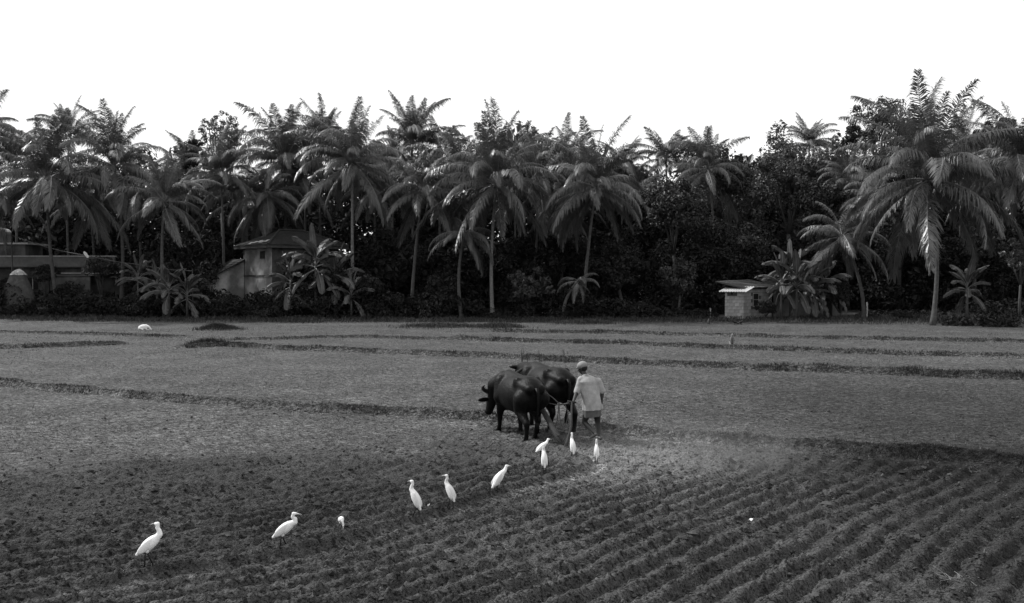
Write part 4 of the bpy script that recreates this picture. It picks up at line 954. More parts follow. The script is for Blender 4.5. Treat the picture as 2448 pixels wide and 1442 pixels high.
# ------------------------------------------------------------------ water buffaloes, plough, ploughman
HEAD = math.radians(118)
def buffalo(loc, label, hind, fore, head, rz=HEAD, sc=1., tail=0.):
    o = empty('water_buffalo', (loc[0], loc[1], H(*loc)-.02), rz, label, 'buffalo', 'pair of buffaloes pulling the plough'); o.scale = (sc, sc, sc)
    m = MB(); B = m.ball
    ry = lambda a: Euler((0, a, 0)).to_matrix().to_4x4()
    B((.0, 0, .90), (.80, .38, .40), ry(.04), 20, 14); B((.5, 0, .9), (.42, .34, .42), None, 16, 12); B((-.55, 0, .98), (.40, .29, .36), None, 16, 12)
    B((-.62, 0, 1.10), (.28, .22, .18), None, 14, 10)
    m.cap((.55, 0, 1.22), .15, (-.3, 0, 1.17), .13); m.cap((-.3, 0, 1.2), .13, (-.62, 0, 1.22), .10)
    for s in (-1, 1):
        B((-.42, s*.22, 1.23), (.12, .08, .085), ry(.3)); m.cap((-.42, s*.19, 1.17), .11, (-.86, s*.12, 1.10), .095)
        B((-.88, s*.115, 1.07), (.075, .06, .075)); m.cap((.5, s*.2, 1.12), .15, (.42, s*.24, .8), .17)
        B((-.1, s*.09, .70), (.42, .22, .15)); B((-.60, s*.18, .84), (.25, .12, .32), ry(-.15), 14, 10)
        hp = hind[0 if s > 0 else 1]; fp = fore[0 if s > 0 else 1]
        y = s*.19
        # hind leg: hip, stifle (forward), hock (back), fetlock
        m.chain([((-.66, y, .88), .21), ((-.50+hp*.35, y, .66), .145), ((-.66+hp*.6, y*.98, .52), .095), ((-.80+hp*.8, y*.95, .42), .072), ((-.78+hp, y*.95, .28), .052), ((-.76+hp*1.05, y*.95, .13), .052), ((-.70+hp*1.05, y*.95, .06), .064)])
        m.chain([((.52, y, .85), .17), ((.50+fp*.3, y*1.02, .6), .11), ((.54+fp*.7, y*.98, .40), .075), ((.54+fp*.9, y*.95, .2), .052), ((.56+fp, y*.95, .1), .055), ((.60+fp, y*.95, .06), .062)])
    m.cap((.75, 0, 1.08), .25, head['neck'], .18); m.cap((.8, 0, .92), .2, head['neck'], .14)
    poll = Vector(head['poll']); mz = Vector(head['muzzle']); m.cap(head['neck'], .18, tuple(poll), .15)
    m.cap(tuple(poll), .15, tuple(poll.lerp(mz, .55)), .115); m.cap(tuple(poll.lerp(mz, .5)), .115, tuple(mz), .088); B(tuple(mz), (.09, .10, .085))
    fw = (mz-poll).normalized(); 
    sd_ = Vector((0, 1, 0)) if 'side' not in head else Vector(head['side']).normalized(); fr = sd_.cross(fw).normalized()
    if fr.z < 0 and fr.x < 0: fr = -fr
    for s in (-1, 1): B(tuple(poll.lerp(mz, .4)+sd_*s*.105+fr*.03), (.04, .03, .04))
    body = m.fuse('body', M_hide, o, .022, 14)
    for s in (-1, 1):                      # horns sweep out, back and up
        mb = MB(); pts = []; rad = []
        for i in range(14):
            t = i/13; a = t*2.3
            p = poll+sd_*s*(.08+.27*math.sin(a*.75))-fw*(.02+.14*t+.1*t*t)+fr*(.06-.02*t-.16*t*t); pts.append(tuple(p)); rad.append(.055*(1-t)**.6+.007)
        mb.tube(pts, rad, 8); mb.build('horn', M_horn, o, True)
        mb = MB(); M3 = Matrix((sd_*s, fw, fr)).transposed().to_4x4(); mb.ball(tuple(poll+sd_*s*.22+fw*.12-fr*.02), (.13, .055, .02), M3, 10, 8); mb.build('ear', M_hide, o, True)
        hp = hind[0 if s > 0 else 1]; fp = fore[0 if s > 0 else 1]
        for x in (-.68+hp*1.05, .62+fp):
            mb = MB()
            for q in (-1, 1): mb.cap((x-.02, s*.18+q*.028, .065), .042, (x+.025, s*.18+q*.03, .03), .05, 10)
            mb.build('hoof', M_hoof, o, True)
        mb = MB(); mb.ball(tuple(poll.lerp(mz, .42)+sd_*s*.118+fr*.05), .018, None, 8, 6); mb.build('eye', M_iron, o, True)
    mb = MB(); mb.tube([(-.92, 0, 1.12), (-.99, tail*.1, 1.02), (-1.0, tail*.4, .8), (-.98, tail, .58), (-.96, tail*1.2, .44)], [.045, .032, .022, .018, .016], 7)
    for i in range(14):
        a = i*2.4; mb.tube([(-.96, tail*1.2, .47), (-.96+.03*math.cos(a), tail*1.2+.03*math.sin(a), .36), (-.96+.035*math.cos(a), tail*1.2+.035*math.sin(a), .24)], [.014, .014, .003], 4)
    mb.build('tail', M_hide, o, True); return o
NEAR = (.15, 18.02); FARB = (.80, 19.05)
buffalo(NEAR, 'nearer black buffalo with its head hanging low to the left', (-.06, .26), (.12, -.22), {'neck': (.98, .16, .98), 'poll': (1.06, .15, .78), 'muzzle': (1.14, .25, .38)}, math.radians(112), 1.03)
buffalo(FARB, 'farther black buffalo walking beside the ploughman', (.24, -.1), (-.2, .18), {'neck': (1.2, -.05, 1.12), 'poll': (1.38, -.06, 1.1), 'muzzle': (1.66, -.06, .78)}, math.radians(115), 1.08, .05)

def Lw(p, base=NEAR, rz=HEAD):            # buffalo local -> world
    c, s = math.cos(rz), math.sin(rz); return Vector((base[0]+p[0]*c-p[1]*s, base[1]+p[0]*s+p[1]*c, p[2]))
def plough():
    T = Vector((1.03, 16.35, 0)); T.z = H(T.x, T.y)
    o = empty('wooden_plough', T, 0, 'wooden plough with a long beam running forward between the buffaloes', 'plough')
    yk = (Lw((.98, .0, 1.12))+Lw((.98, 0, 1.16), FARB))/2
    b1 = Lw((-1.0, -.25, .62))
    mid = P(1300, 985, 17.3); r = lambda v: tuple(v-T)
    mb = MB(); mb.tube([r(yk), r(mid.lerp(yk, .5)+Vector((0, 0, -.03))), r(mid), (-.12, .25, .27), (-.02, .08, .13)], [.045, .05, .055, .062, .06], 9); mb.build('beam', M_wood, o, True)
    mb = MB(); hpos = P(1367, 962, 17.05)-T
    mb.tube([(.0, .02, .03), (.06, .05, .2), tuple(hpos*.5+Vector((.06, 0, 0))), tuple(hpos)], [.05, .038, .024, .022], 8)
    mb.tube([tuple(hpos+Vector((-.09, 0, .02))), tuple(hpos+Vector((.09, .02, -.01)))], [.02, .02], 8); mb.build('handle', M_wood, o, True)
    mb = MB(); mb.chain([((.1, -.02, .05), .075), ((-.08, .08, .06), .09), ((-.3, .22, 0.0), .05), ((-.42, .3, -.06), .02)]); mb.build('sole', M_wood, o, True)
    mb = MB(); mb.add([(-.22, .2, .06), (-.1, .02, .05), (-.52, .36, -.1), (-.28, .3, .02), (-.2, .17, .02), (-.12, .04, .01)], [(0, 3, 2, 1)], [(0, 1, 4), (1, 2, 5)]); mb.tube([(-.3, .22, .02), (-.55, .38, -.08)], [.035, .012], 6); mb.build('share', M_iron, o, True)
    mb = MB(); mb.tube([(.05, .03, .1), (-.1, .12, .32), (-.16, .2, .33)], [.02, .016, .012], 6); mb.build('wedge', M_wood, o)
    # yoke
    a = Lw((.98, .05, 1.06)); b = Lw((.98, -.1, 1.24), FARB); y = empty('yoke', a, 0, 'wooden yoke pole lying across both buffalo necks', 'yoke')
    d = b-a; mb = MB(); mb.tube([(0, 0, 0), tuple(d*.25+Vector((0, 0, .05))), tuple(d*.5), tuple(d*.75+Vector((0, 0, .05))), tuple(d)], [.025, .035, .035, .035, .025], 9); mb.build('yoke_pole', M_wood, y, True)
    for t in (.1, .32, .68, .9):
        p = d*t; mb = MB(); mb.tube([tuple(p+Vector((0, 0, .03))), tuple(p+Vector((0, 0, -.45)))], [.014, .014], 6); mb.build('yoke_pin', M_wood, y)
    # ropes
    def rope(pts, label, rad=.012):
        P0 = Vector(pts[0]); mb = MB(); out = []
        n = len(pts)
        for i in range(n-1):
            p_1, p0, p1, p2 = [Vector(pts[max(0, min(n-1, i+k))]) for k in (-1, 0, 1, 2)]
            for q in range(6):
                t = q/6; out.append(tuple(.5*((2*p0)+(p1-p_1)*t+(2*p_1-5*p0+4*p1-p2)*t*t+(3*p0-p_1-3*p1+p2)*t**3)-P0))
        out.append(tuple(Vector(pts[-1])-P0)); mb.tube(out, rad, 6); k = mb.build('rope', M_rope, None, True); k.location = P0; tag(k, label, 'rope', 'guide ropes of the team')
    hand = P(1367, 962, 17.05)
    rope([P(1260, 915, 17.7), P(1289, 930, 17.3), P(1320, 950, 17.2), P(1340, 966, 17.1), hand+Vector((.0, .02, -.01))], 'taut rope from the nearer buffalo back to the ploughman hand')
    rope([P(1297, 959, 17.6), P(1315, 965, 17.5), P(1337, 968, 17.3), hand+Vector((.01, .02, .0))], 'slack rope running level under the farther buffalo')
    rope([P(1336, 966, 17.15), P(1334, 990, 17.2), P(1330, 1012, 17.2), P(1322, 1030, 17.2), P(1312, 1030, 17.25)], 'rope end hanging down left of the loop', .010)
    rope([P(1337, 967, 17.12), P(1338, 995, 17.1), P(1344, 1020, 17.1), P(1352, 1015, 17.12), P(1358, 990, 17.12), P(1352, 968, 17.1), hand], 'hanging loop of rope beside the plough handle', .011)
plough()

def ploughman():
    ox, oy = 1.70, 17.4; zg = H(ox, oy)
    o = empty('person', (ox, oy, zg), 0, 'ploughman in pale shirt, short cloth and cap, seen from behind gripping the plough', 'person')
    def W(px, py, dy=0.): v = P(px, py, 17.4+dy); return (v.x-ox, v.y-oy, v.z-zg)
    gz = 0
    nk = W(1399, 898, .05); hd = W(1393, 880, .10); ls = W(1389, 908, .0); rs = W(1430, 912, .06)
    le = W(1379, 938, -.05); lh = W(1371, 960, -.32); re = W(1440, 936, .05); rh = W(1438, 958, .02)
    ch = W(1409, 918, .03); wa = W(1414, 950, 0); pe = W(1415, 974, 0)
    lhip = W(1406, 978, -.03); rhip = W(1426, 978, .05)
    lk = W(1397, 1009, .04); la = W(1422, 1036, -.14); rk = W(1429, 1010, .1); ra = W(1432, 1040, .12)
    m = MB()
    m.cap(ch, .11, wa, .11); m.cap(wa, .11, pe, .12); m.ball(ch, (.16, .1, .14)); m.cap(ls, .052, rs, .052); m.ball(pe, (.165, .125, .12))
    m.cap(ch, .1, nk, .058); m.cap(nk, .056, (hd[0]+.015, hd[1]-.02, hd[2]-.08), .05)
    m.chain([(ls, .062), (le, .044), (tuple(Vector(le).lerp(Vector(lh), .35)), .041), (lh, .026)])
    m.chain([(rs, .062), (re, .044), (tuple(Vector(re).lerp(Vector(rh), .35)), .041), (rh, .026)])
    m.chain([(lhip, .095), (tuple(Vector(lhip).lerp(Vector(lk), .5)), .078), (lk, .056), (tuple(Vector(lk).lerp(Vector(la), .35)), .055), (la, .034)])
    m.chain([(rhip, .095), (tuple(Vector(rhip).lerp(Vector(rk), .5)), .078), (rk, .055), (tuple(Vector(rk).lerp(Vector(ra), .35)), .055), (ra, .034)])
    # feet: walking direction up-left
    f = Vector((-.54, .84, 0)); la_, ra_ = Vector(la), Vector(ra)
    m.chain([(tuple(la_+Vector((.02, -.03, -.02))), .034), (tuple(la_+f*.08+Vector((0, 0, -.09))), .032), (tuple(la_+f*.15+Vector((0, 0, -.125))), .026)])
    m.chain([(tuple(ra_-f*.05+Vector((0, 0, -.06))), .034), (tuple(ra_+f*.08+Vector((0, 0, -.065))), .032), (tuple(ra_+f*.19+Vector((0, 0, -.075))), .022)])
    for base_, zt in ((la_+f*.15, -.13), (ra_+f*.19, -.08)):
        for i in range(5):
            sdv = Vector((f.y, -f.x, 0))*(-.032+.016*i); m.cap(tuple(base_+sdv+Vector((0, 0, zt))), .012, tuple(base_+sdv*1.15+f*(.045-.006*i)+Vector((0, 0, zt-.008))), .009, 8)
    # head with face turned down-left
    hv = Vector(hd); fc = Vector((-.72, .6, -.3)).normalized(); up = Vector((-.15, .1, .98)); up = (up-fc*up.dot(fc)).normalized(); sdv = fc.cross(up)
    Mh = Matrix((fc, sdv, up)).transposed().to_4x4()
    m.ball(tuple(hv+up*.02), (.098, .076, .105), Mh, 16, 12); m.ball(tuple(hv+fc*.035-up*.045), (.065, .058, .07), Mh); m.cap(tuple(hv+fc*.06-up*.09), .03, tuple(hv+fc*.02-up*.085), .04)
    m.cap(tuple(hv+fc*.095+up*.01), .012, tuple(hv+fc*.118-up*.028), .017, 8); m.cap(tuple(hv+fc*.09+up*.03+sdv*.04), .014, tuple(hv+fc*.09+up*.03-sdv*.04), .014, 8)
    m.cap(tuple(hv+fc*.098-up*.058+sdv*.02), .011, tuple(hv+fc*.098-up*.058-sdv*.02), .011, 8)
    for s in (-1, 1): m.ball(tuple(hv+sdv*s*.078-up*.01-fc*.01), (.02, .011, .032), Mh, 8, 8)
    # hands: palm + 5 fingers
    def hand(w_, d, n, grip):
        w_, d, n = Vector(w_), Vector(d).normalized(), Vector(n).normalized(); s_ = d.cross(n).normalized()
        m.cap(tuple(w_), .026, tuple(w_+d*.05+s_*.012), .024, 10); m.cap(tuple(w_+d*.02), .024, tuple(w_+d*.07-s_*.014), .022, 10)
        for i, l in enumerate((.07, .08, .075, .058)):
            b = w_+d*.08+s_*(.03-.02*i); k = b+d*l*.45+n*grip*.02; t = k+d*l*.4*(1-grip)+n*l*.6*grip; t2 = t+n*l*.3*grip-d*l*.35*grip+d*l*.2*(1-grip)
            m.chain([(tuple(b), .0105), (tuple(k), .0095), (tuple(t), .0085), (tuple(t2), .007)], 8)
        b = w_+d*.02+s_*.03; m.chain([(tuple(b), .013), (tuple(b+d*.035+s_*.022+n*.015), .0105), (tuple(b+d*.06+s_*.012+n*.035), .008)], 8)
    hand(lh, (-.35, .35, -.6), (-.3, .75, .2), 1.); hand(rh, (-.05, .1, -1), (-.8, .5, 0), .35)
    m.fuse('body', M_skin, o, .0075, 3)
    # shirt
    m = MB(); nj = []
    def ring(c, rx, ry, rot=0, n=28, wob=0., sd=0):
        return [(c[0]+rx*math.cos(a)*math.cos(rot)-ry*math.sin(a)*math.sin(rot), c[1]+rx*math.cos(a)*math.sin(rot)+ry*math.sin(a)*math.cos(rot), c[2]+wob*math.sin(a*3+sd)) for a in [2*math.pi*k/n for k in range(n)]]
    R0 = .5
    def loft(rings):
        n = len(rings[0]); V = [p for r in rings for p in r]+[tuple(np.mean(rings[0], 0)), tuple(np.mean(rings[-1], 0))]; a, b = len(V)-2, len(V)-1; mr_ = len(rings)
        m.add(V, [(i*n+k, i*n+(k+1) % n, (i+1)*n+(k+1) % n, (i+1)*n+k) for i in range(mr_-1) for k in range(n)], [(a, (k+1) % n, k) for k in range(n)]+[(b, (mr_-1)*n+k, (mr_-1)*n+(k+1) % n) for k in range(n)])
    V3 = lambda a, b, t: Vector(a).lerp(Vector(b), t)
    hem = W(1417, 979, 0)
    def drap(c, rx, ry, amp, k):           # cloth ring with folds
        rr = []
        for q in range(40):
            a = 2*math.pi*q/40; f_ = 1+amp*(math.sin(a*5+k)+.6*math.sin(a*9-2*k))
            x, y = rx*math.cos(a)*f_, ry*math.sin(a)*f_; rr.append((c[0]+x*math.cos(R0)-y*math.sin(R0), c[1]+x*math.sin(R0)+y*math.cos(R0), c[2]+.02*math.cos(a)))
        return rr
    m.cap(ls, .079, rs, .079, 14); m.ball(tuple(V3(nk, ch, .55)), (.2, .13, .1), Euler((0, 0, .3)).to_matrix().to_4x4())
    loft([drap(V3(nk, ch, .05), .085, .075, 0, 0), drap(V3(nk, ch, .3), .18, .125, .01, .2), drap(V3(nk, ch, .6), .222, .15, .012, .5), drap(ch, .215, .15, .015, .8), drap(V3(ch, wa, .5), .215, .155, .022, 1.2),
          drap(wa, .206, .162, .045, 1.5), drap(V3(wa, hem, .5), .216, .175, .06, 1.9), drap(V3(wa, hem, .85), .224, .182, .075, 2.3), drap(hem, .228, .186, .08, 2.5)])
    for s_, e_, h_ in ((ls, le, lh), (rs, re, rh)):
        m.chain([(s_, .078), (tuple(V3(s_, e_, .5)), .072), (tuple(V3(s_, e_, .97)), .07)], 14)
    m.tube([tuple(Vector(nk)+Vector((.01, -.01, -.02))), tuple(Vector(nk)+Vector((0, 0, .025)))], [.078, .066], 14)
    m.fuse('shirt', M_shirt, o, .011, 2)
    m = MB()
    kn = W(1416, 995, .03); loft([drap(wa, .165, .135, .0, 0), drap(pe, .195, .155, .02, 1), drap(V3(pe, kn, .5), .205, .165, .04, 2), drap(kn, .205, .17, .055, 2.5)])
    m.fuse('waist_cloth', M_lungi, o, .011, 1)
    m = MB(); hc = hv+up*.045-fc*.005; m.ball(tuple(hc+up*.012), (.118, .100, .088), Mh, 18, 12); m.cap(tuple(hc+fc*.1+up*.0-sdv*.04), .016, tuple(hc+fc*.1+sdv*.04), .016, 10); m.ball(tuple(hc+fc*.11-up*.008), (.05, .075, .013), Mh, 14, 8)
    m.fuse('cap', M_cap, o, .008, 2)
    m = MB(); m.ball(tuple(hv-fc*.03-up*.005), (.077, .08, .075), Mh, 14, 10); m.build('hair', M_hair, o, True)
ploughman()

# ------------------------------------------------------------------ egrets
def egret(px, py, hpx, head_az, label, neck='up', pitch=38, look=None, s=None, stride=.04):
    """py: foot pixel, hpx: height in pixels, head_az: body heading in degrees (0 = right, 90 = away)"""
    x, y = G(px, py); z = H(x, y); x, y = G(px, py, z); D = y
    Hh = hpx/2000*D; sc = Hh/{'up': (.50 if pitch < 50 else .53), 's': .47, 'low': .30, 'half': .44}[neck]
    if s: sc = s
    o = empty('cattle_egret', (x, y, z), math.radians(head_az), label, 'egret', 'white egrets following the plough'); o.scale = (sc,)*3
    a = math.radians(pitch); ax = Vector((math.cos(a), 0, math.sin(a))); c = Vector((0, 0, .262 if pitch < 50 else .292))
    m = MB(); M3 = Matrix((ax, Vector((0, 1, 0)), ax.cross(Vector((0, 1, 0))))).transposed().to_4x4()
    m.ball(tuple(c), (.135, .058, .068), M3, 18, 12); m.ball(tuple(c+ax*.055), (.08, .053, .06), M3, 14, 10); m.cap(tuple(c-ax*.07), .052, tuple(c-ax*.185), .018)
    sh = c+ax*.10
    lk = Vector((math.cos(math.radians(look or 0)), math.sin(math.radians(look or 0)), 0))
    if neck == 'up': N = [sh, sh+Vector((.035, 0, .04)), sh+Vector((.032, 0, .085)), sh+Vector((.012, 0, .12)), sh+Vector((.018, 0, .16))]
    elif neck == 's': N = [sh, sh+Vector((.05, 0, .02)), sh+Vector((.055, 0, .06)), sh+Vector((.02, 0, .09)), sh+Vector((.03, 0, .125))]
    elif neck == 'half': N = [sh, sh+Vector((.05, 0, .03)), sh+Vector((.07, 0, .065)), sh+Vector((.085, 0, .10))]
    else: N = [sh, sh+Vector((.05, 0, .015)), sh+Vector((.085, .01, -.02)), sh+Vector((.095, .02, -.06)), sh+Vector((.09, .03, -.10))]; lk = Vector((.35, 0, -.94))
    rad = [.045, .036, .027, .023, .021][:len(N)]; m.chain([(tuple(p), r) for p, r in zip(N, rad)], 12)
    hd = N[-1]+lk*.012+Vector((0, 0, .008)); m.cap(tuple(hd-lk*.01), .024, tuple(hd+lk*.022), .018, 12)
    m.fuse('body', M_white, o, .0068, 3)
    mb = MB(); dn = Vector((0, 0, -.12)); mb.tube([tuple(hd+lk*.03), tuple(hd+lk*.06+dn*.05), tuple(hd+lk*.10+dn*.15)], [.0105, .008, .0015], 8); mb.build('bill', M_bill, o, True)
    for sd_ in (-1, 1):
        mb = MB(); mb.ball(tuple(c-ax*.03+Vector((0, sd_*.038, .01))), (.135, .025, .05), Euler((0, 0, -sd_*.12)).to_matrix().to_4x4() @ M3, 16, 10); mb.build('wing', M_wing, o, True)
        mb = MB(); st = sd_*stride; hp = c-ax*.03+Vector((0, sd_*.025, -.05))
        mb.ball(tuple(hp), (.026, .02, .035), None, 10, 8); mb.build('thigh', M_white, o, True)
        mb = MB(); kn = Vector((hp.x-.012+st*.3, sd_*.027, .125)); ft = Vector((hp.x+.012+st, sd_*.03, .006)); mb.tube([tuple(hp), tuple(kn), tuple(ft)], [.012, .0105, .0085], 7)
        for t in (-.5, 0, .5, math.pi): mb.tube([tuple(ft), tuple(ft+Vector((math.cos(t), math.sin(t), 0))*.045)], [.005, .003], 5)
        mb.build('leg', M_bleg, o, True)
    return o
egret(358, 1353, 102, 12, 'egret nearest the camera at the far left, chest right and head turned back', 'up', 40, 150)
egret(681, 1311, 86, 8, 'egret standing side-on and facing right with an S-bent neck', 's', 36)
egret(816, 1271, 55, -75, 'egret bent down pecking at the soil with its head towards the camera', 'low', 22, s=.62)
egret(994, 1236, 82, 150, 'tall egret seen from behind, left of the pair below the plough track', 'up', 62, -10)
egret(1076, 1215, 75, 140, 'egret with its head turned left beside the tall back-turned egret', 'up', 58, 10)
egret(1192, 1181, 64, 35, 'egret facing right with a hunched back and outstretched neck', 'half', 48)
egret(1301, 1131, 64, 95, 'egret with its back to the camera in front of another white bird', 'up', 62)
egret(1295, 1094, 44, 25, 'egret facing right half hidden by the earth ridge near the buffalo hoof', 'half', 36)
egret(1369, 1097, 58, 100, 'egret with its back turned, just below the plough', 'up', 60)
egret(1426, 1108, 54, 85, 'rightmost egret, standing in the dust behind the ploughman', 'up', 60)

# ------------------------------------------------------------------ dogs, crows, small things
def sitting_dog():
    x, y = G(1750, 824); o = empty('sitting_dog', (x, y, H(x, y)), math.radians(-100), 'dog sitting upright on the grassy bank facing the camera', 'dog')
    m = MB(); m.ball((-.14, 0, .13), (.16, .13, .13)); m.cap((-.12, 0, .18), .11, (.06, 0, .38), .085); m.cap((.06, 0, .38), .08, (.10, 0, .48), .055); m.ball((.12, 0, .53), (.075, .06, .06)); m.cap((.15, 0, .52), .04, (.23, 0, .49), .022)
    for s in (-1, 1): m.chain([((.06, s*.06, .33), .04), ((.08, s*.065, .15), .026), ((.08, s*.065, .03), .022), ((.13, s*.065, .02), .022)], 8); m.chain([((-.1, s*.1, .13), .07), ((.04, s*.12, .05), .035), ((.09, s*.12, .02), .024)], 8)
    m.fuse('body', M_dogb, o, .014, 2)
    for s in (-1, 1): mb = MB(); mb.cap((.10, s*.045, .57), .022, (.09, s*.055, .63), .006, 8); mb.build('ear', M_dogd, o, True)
    mb = MB(); mb.ball((-.15, .0, .15), (.165, .15, .13)); mb.build('dark_saddle', M_dogd, o, True)
    mb = MB(); mb.tube([(-.26, 0, .08), (-.36, .05, .04), (-.42, .12, .06)], [.022, .018, .008], 6); mb.build('tail', M_dogd, o, True)
    mb = MB(); mb.ball((.245, 0, .495), .015, None, 8, 6); mb.build('nose', M_iron, o)
sitting_dog()
def lying_dog():
    x, y = G(344, 789); o = empty('lying_dog', (x, y, H(x, y)), math.radians(-8), 'white dog lying curled on the grass before the banana plants, head stretched right', 'dog')
    m = MB(); m.ball((0, 0, .18), (.34, .19, .2), None, 16, 12); m.ball((-.18, 0, .15), (.22, .2, .17)); m.cap((.15, 0, .26), .13, (.38, -.03, .22), .07); m.cap((.38, -.03, .22), .075, (.46, -.04, .14), .06); m.cap((.46, -.04, .13), .055, (.58, -.05, .05), .032)
    for s in (-1, 1): m.chain([((-.2, s*.16, .12), .08), ((-.02, s*.2, .05), .035), ((.08, s*.2, .035), .028)], 8); m.chain([((.16, s*.1, .12), .05), ((.3, s*.11, .04), .03), ((.42, s*.1, .03), .024)], 8)
    m.fuse('body', M_dogw, o, .018, 2)
    for s in (-1, 1): mb = MB(); mb.ball((.44, s*.055-.04, .17), (.03, .012, .045), None, 8, 6); mb.build('ear', M_dogw, o, True)
    mb = MB(); mb.tube([(-.38, 0, .12), (-.45, .08, .05), (-.36, .2, .03)], [.03, .025, .01], 6); mb.build('tail', M_dogw, o, True)
lying_dog()
def crow(px, py, az, label, s=1.):
    x, y = G(px, py); o = empty('crow', (x, y, H(x, y)), math.radians(az), label, 'bird', 'dark birds on the far bank'); o.scale = (s,)*3
    m = MB(); m.ball((0, 0, .2), (.17, .08, .09), Euler((0, -.35, 0)).to_matrix().to_4x4()); m.cap((.1, 0, .25), .055, (.14, 0, .33), .045); m.cap((-.1, 0, .16), .05, (-.28, 0, .09), .03); m.fuse('body', M_black, o, .012, 2)
    mb = MB(); mb.tube([(.17, 0, .335), (.25, 0, .32)], [.02, .004], 6); mb.build('bill', M_black, o)
    for sd_ in (-1, 1): mb = MB(); mb.tube([(0, sd_*.04, .14), (0.01, sd_*.04, 0)], [.016, .012], 5); mb.tube([(0, sd_*.04, .005), (.07, sd_*.05, .005)], [.01, .006], 5); mb.build('leg', M_black, o)
crow(1694, 776, 70, 'black bird standing alone on the far bank left of the shed', 1.25)
crow(1757, 777, 180, 'left one of two black birds below the shed corner', 1.05)
crow(1771, 777, 5, 'right one of two black birds below the shed corner', 1.05)

def stalks(px, py, hgt, n, label, sp, seed):
    rng = random.Random(seed); x, y = G(px, py); o = empty('dry_stalks', (x, y, H(x, y)), 0, label, 'weed', 'bare stalks on the banks')
    for i in range(n):
        mb = MB(); a = rng.uniform(-sp, sp); h = hgt*rng.uniform(.55, 1); l = rng.uniform(-.1, .1)
        mb.tube([(a, 0, -.03), (a+l*.4, 0, h*.5), (a+l, .02, h)], [.014, .011, .006], 5)
        for k in range(3): t = .4+.18*k; s = rng.choice((-1, 1)); mb.tube([(a+l*t, 0, h*t), (a+l*t+s*.09, 0, h*t+.09)], [.008, .004], 4)
        mb.build('stalk', M_bark, o)
stalks(1256, 866, .58, 5, 'cluster of bare stalks on the bank above the nearer buffalo', .16, 1)
stalks(1345, 868, .6, 3, 'forked bare stalks on the bank between buffalo and cap', .14, 2)
stalks(1292, 866, .5, 3, 'few bare stalks on the bank above the farther buffalo', .05, 3)
def root_tuft(px, py, size, n, label, seed, m=M_straw):
    rng = random.Random(seed); x, y = G(px, py); mb = MB()
    for i in range(n):
        a = rng.uniform(0, 6.28); p = [Vector((rng.uniform(-.5, .5)*size, rng.uniform(-.3, .3)*size, .015))]; d = Vector((math.cos(a), math.sin(a), rng.uniform(.0, .35)))
        for k in range(5): p.append(p[-1]+d*size/5); d = (d+Vector((rng.uniform(-.9, .9), rng.uniform(-.9, .9), rng.uniform(-.4, .25)))).normalized()
        mb.tube([tuple(q) for q in p], [.0035, .0035, .003, .003, .0025, .002], 4)
    V = mb; o = V.build('root_tuft', M_root); o.location = (x, y, H(x, y)+.01); tag(o, label, 'dry roots', 'pulled-up roots on the soil')
root_tuft(2292, 1388, .24, 14, 'pale tangle of dried roots near the lower right corner', 1)
root_tuft(2330, 1128, .16, 8, 'small pale root tuft by the dark bank at the right edge', 2)
root_tuft(1205, 1328, .12, 5, 'small dried root tuft on the furrows below the egrets', 3)
root_tuft(1815, 1170, .10, 5, 'small root scrap on the furrows right of the egrets', 4)
def scrap(px, py, sx, sy, az, label, seed):
    rng = random.Random(seed); x, y = G(px, py); mb = MB(); n = 7; V = []
    for i in range(n):
        for j in range(3):
            u = i/(n-1)-.5; v = (j-1)*.5*math.cos(u*2.6); V.append((u*sx, v*sy, .02+.03*math.sin(u*5+j)*rng.random()+.03*abs(u)))
    mb.add(V, [(i*3+j, (i+1)*3+j, (i+1)*3+j+1, i*3+j+1) for i in range(n-1) for j in range(2)]); o = mb.build('dry_leaf', M_tin, None, True)
    o.location = (x, y, H(x, y)+.012); o.rotation_euler = (.25, -.1, az); tag(o, label, 'leaf', 'pale scraps on the soil')
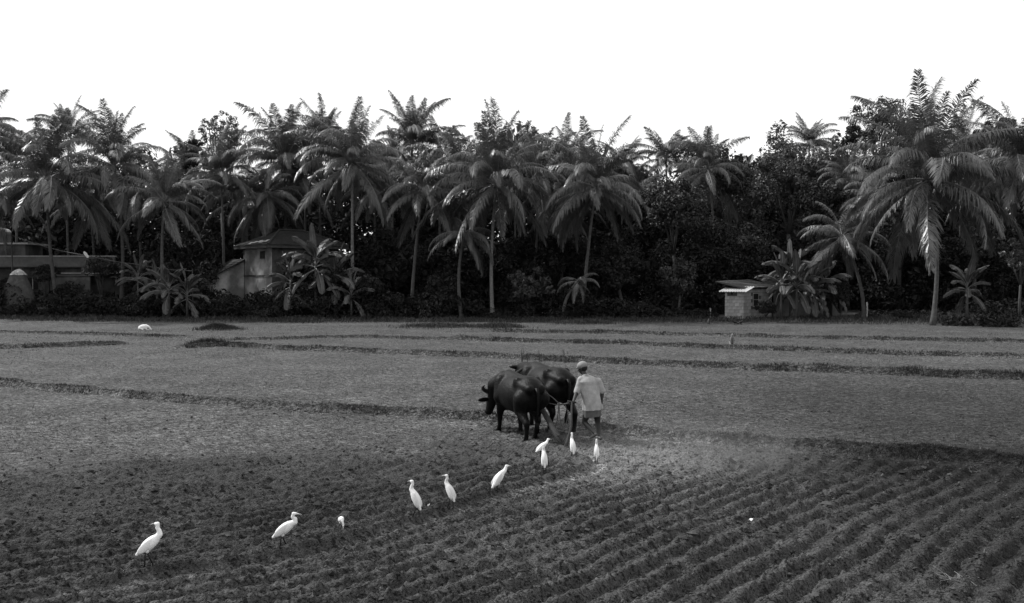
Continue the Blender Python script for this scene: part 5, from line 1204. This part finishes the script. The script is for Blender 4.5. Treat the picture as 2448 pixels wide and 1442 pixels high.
scrap(1796, 1254, .07, .04, .2, 'bright white scrap lying in the furrows at lower right', 1)
scrap(1024, 1225, .05, .02, .9, 'small white curl beside the tall back-turned egret', 2)

# ------------------------------------------------------------------ dust raised behind the plough
def dust():
    mb = MB(); mb.ball((0, 0, 0), (3.3, 2.2, .75), None, 32, 16); o = mb.build('dust_cloud', None)
    x, y = 3.3, 15.0; o.location = (x, y, .25)
    m = bpy.data.materials.new('dust'); m.use_nodes = True; n = m.node_tree; n.nodes.remove(n.nodes['Principled BSDF']); L = n.links.new
    v = n.nodes.new('ShaderNodeVolumePrincipled'); v.inputs['Color'].default_value = (.85, .85, .85, 1); v.inputs['Anisotropy'].default_value = .2
    tc = n.nodes.new('ShaderNodeTexCoord'); mp = n.nodes.new('ShaderNodeMapping'); mp.inputs['Scale'].default_value = (1/3.3, 1/2.2, 1/.75); L(tc.outputs['Object'], mp.inputs[0])
    ln = n.nodes.new('ShaderNodeVectorMath'); ln.operation = 'LENGTH'; L(mp.outputs[0], ln.inputs[0])
    mr = n.nodes.new('ShaderNodeMapRange'); mr.interpolation_type = 'SMOOTHSTEP'; L(ln.outputs['Value'], mr.inputs[0])
    for k, q in zip((1, 2, 3, 4), (.0, 1., .075, 0)): mr.inputs[k].default_value = q
    nz = n.nodes.new('ShaderNodeTexNoise'); nz.inputs['Scale'].default_value = 1.1; nz.inputs['Detail'].default_value = 2; L(tc.outputs['Object'], nz.inputs['Vector'])
    m2 = n.nodes.new('ShaderNodeMapRange'); L(nz.outputs[0], m2.inputs[0])
    for k, q in zip((1, 2, 3, 4), (.35, .65, .3, 1.2)): m2.inputs[k].default_value = q
    mu = n.nodes.new('ShaderNodeMath'); mu.operation = 'MULTIPLY'; L(mr.outputs[0], mu.inputs[0]); L(m2.outputs[0], mu.inputs[1]); L(mu.outputs[0], v.inputs['Density'])
    L(v.outputs[0], n.nodes['Material Output'].inputs['Volume']); o.data.materials.clear(); o.data.materials.append(m)
    tag(o, 'thin pale dust hanging over the turned soil behind the ploughman', 'dust', kind='stuff')
dust()
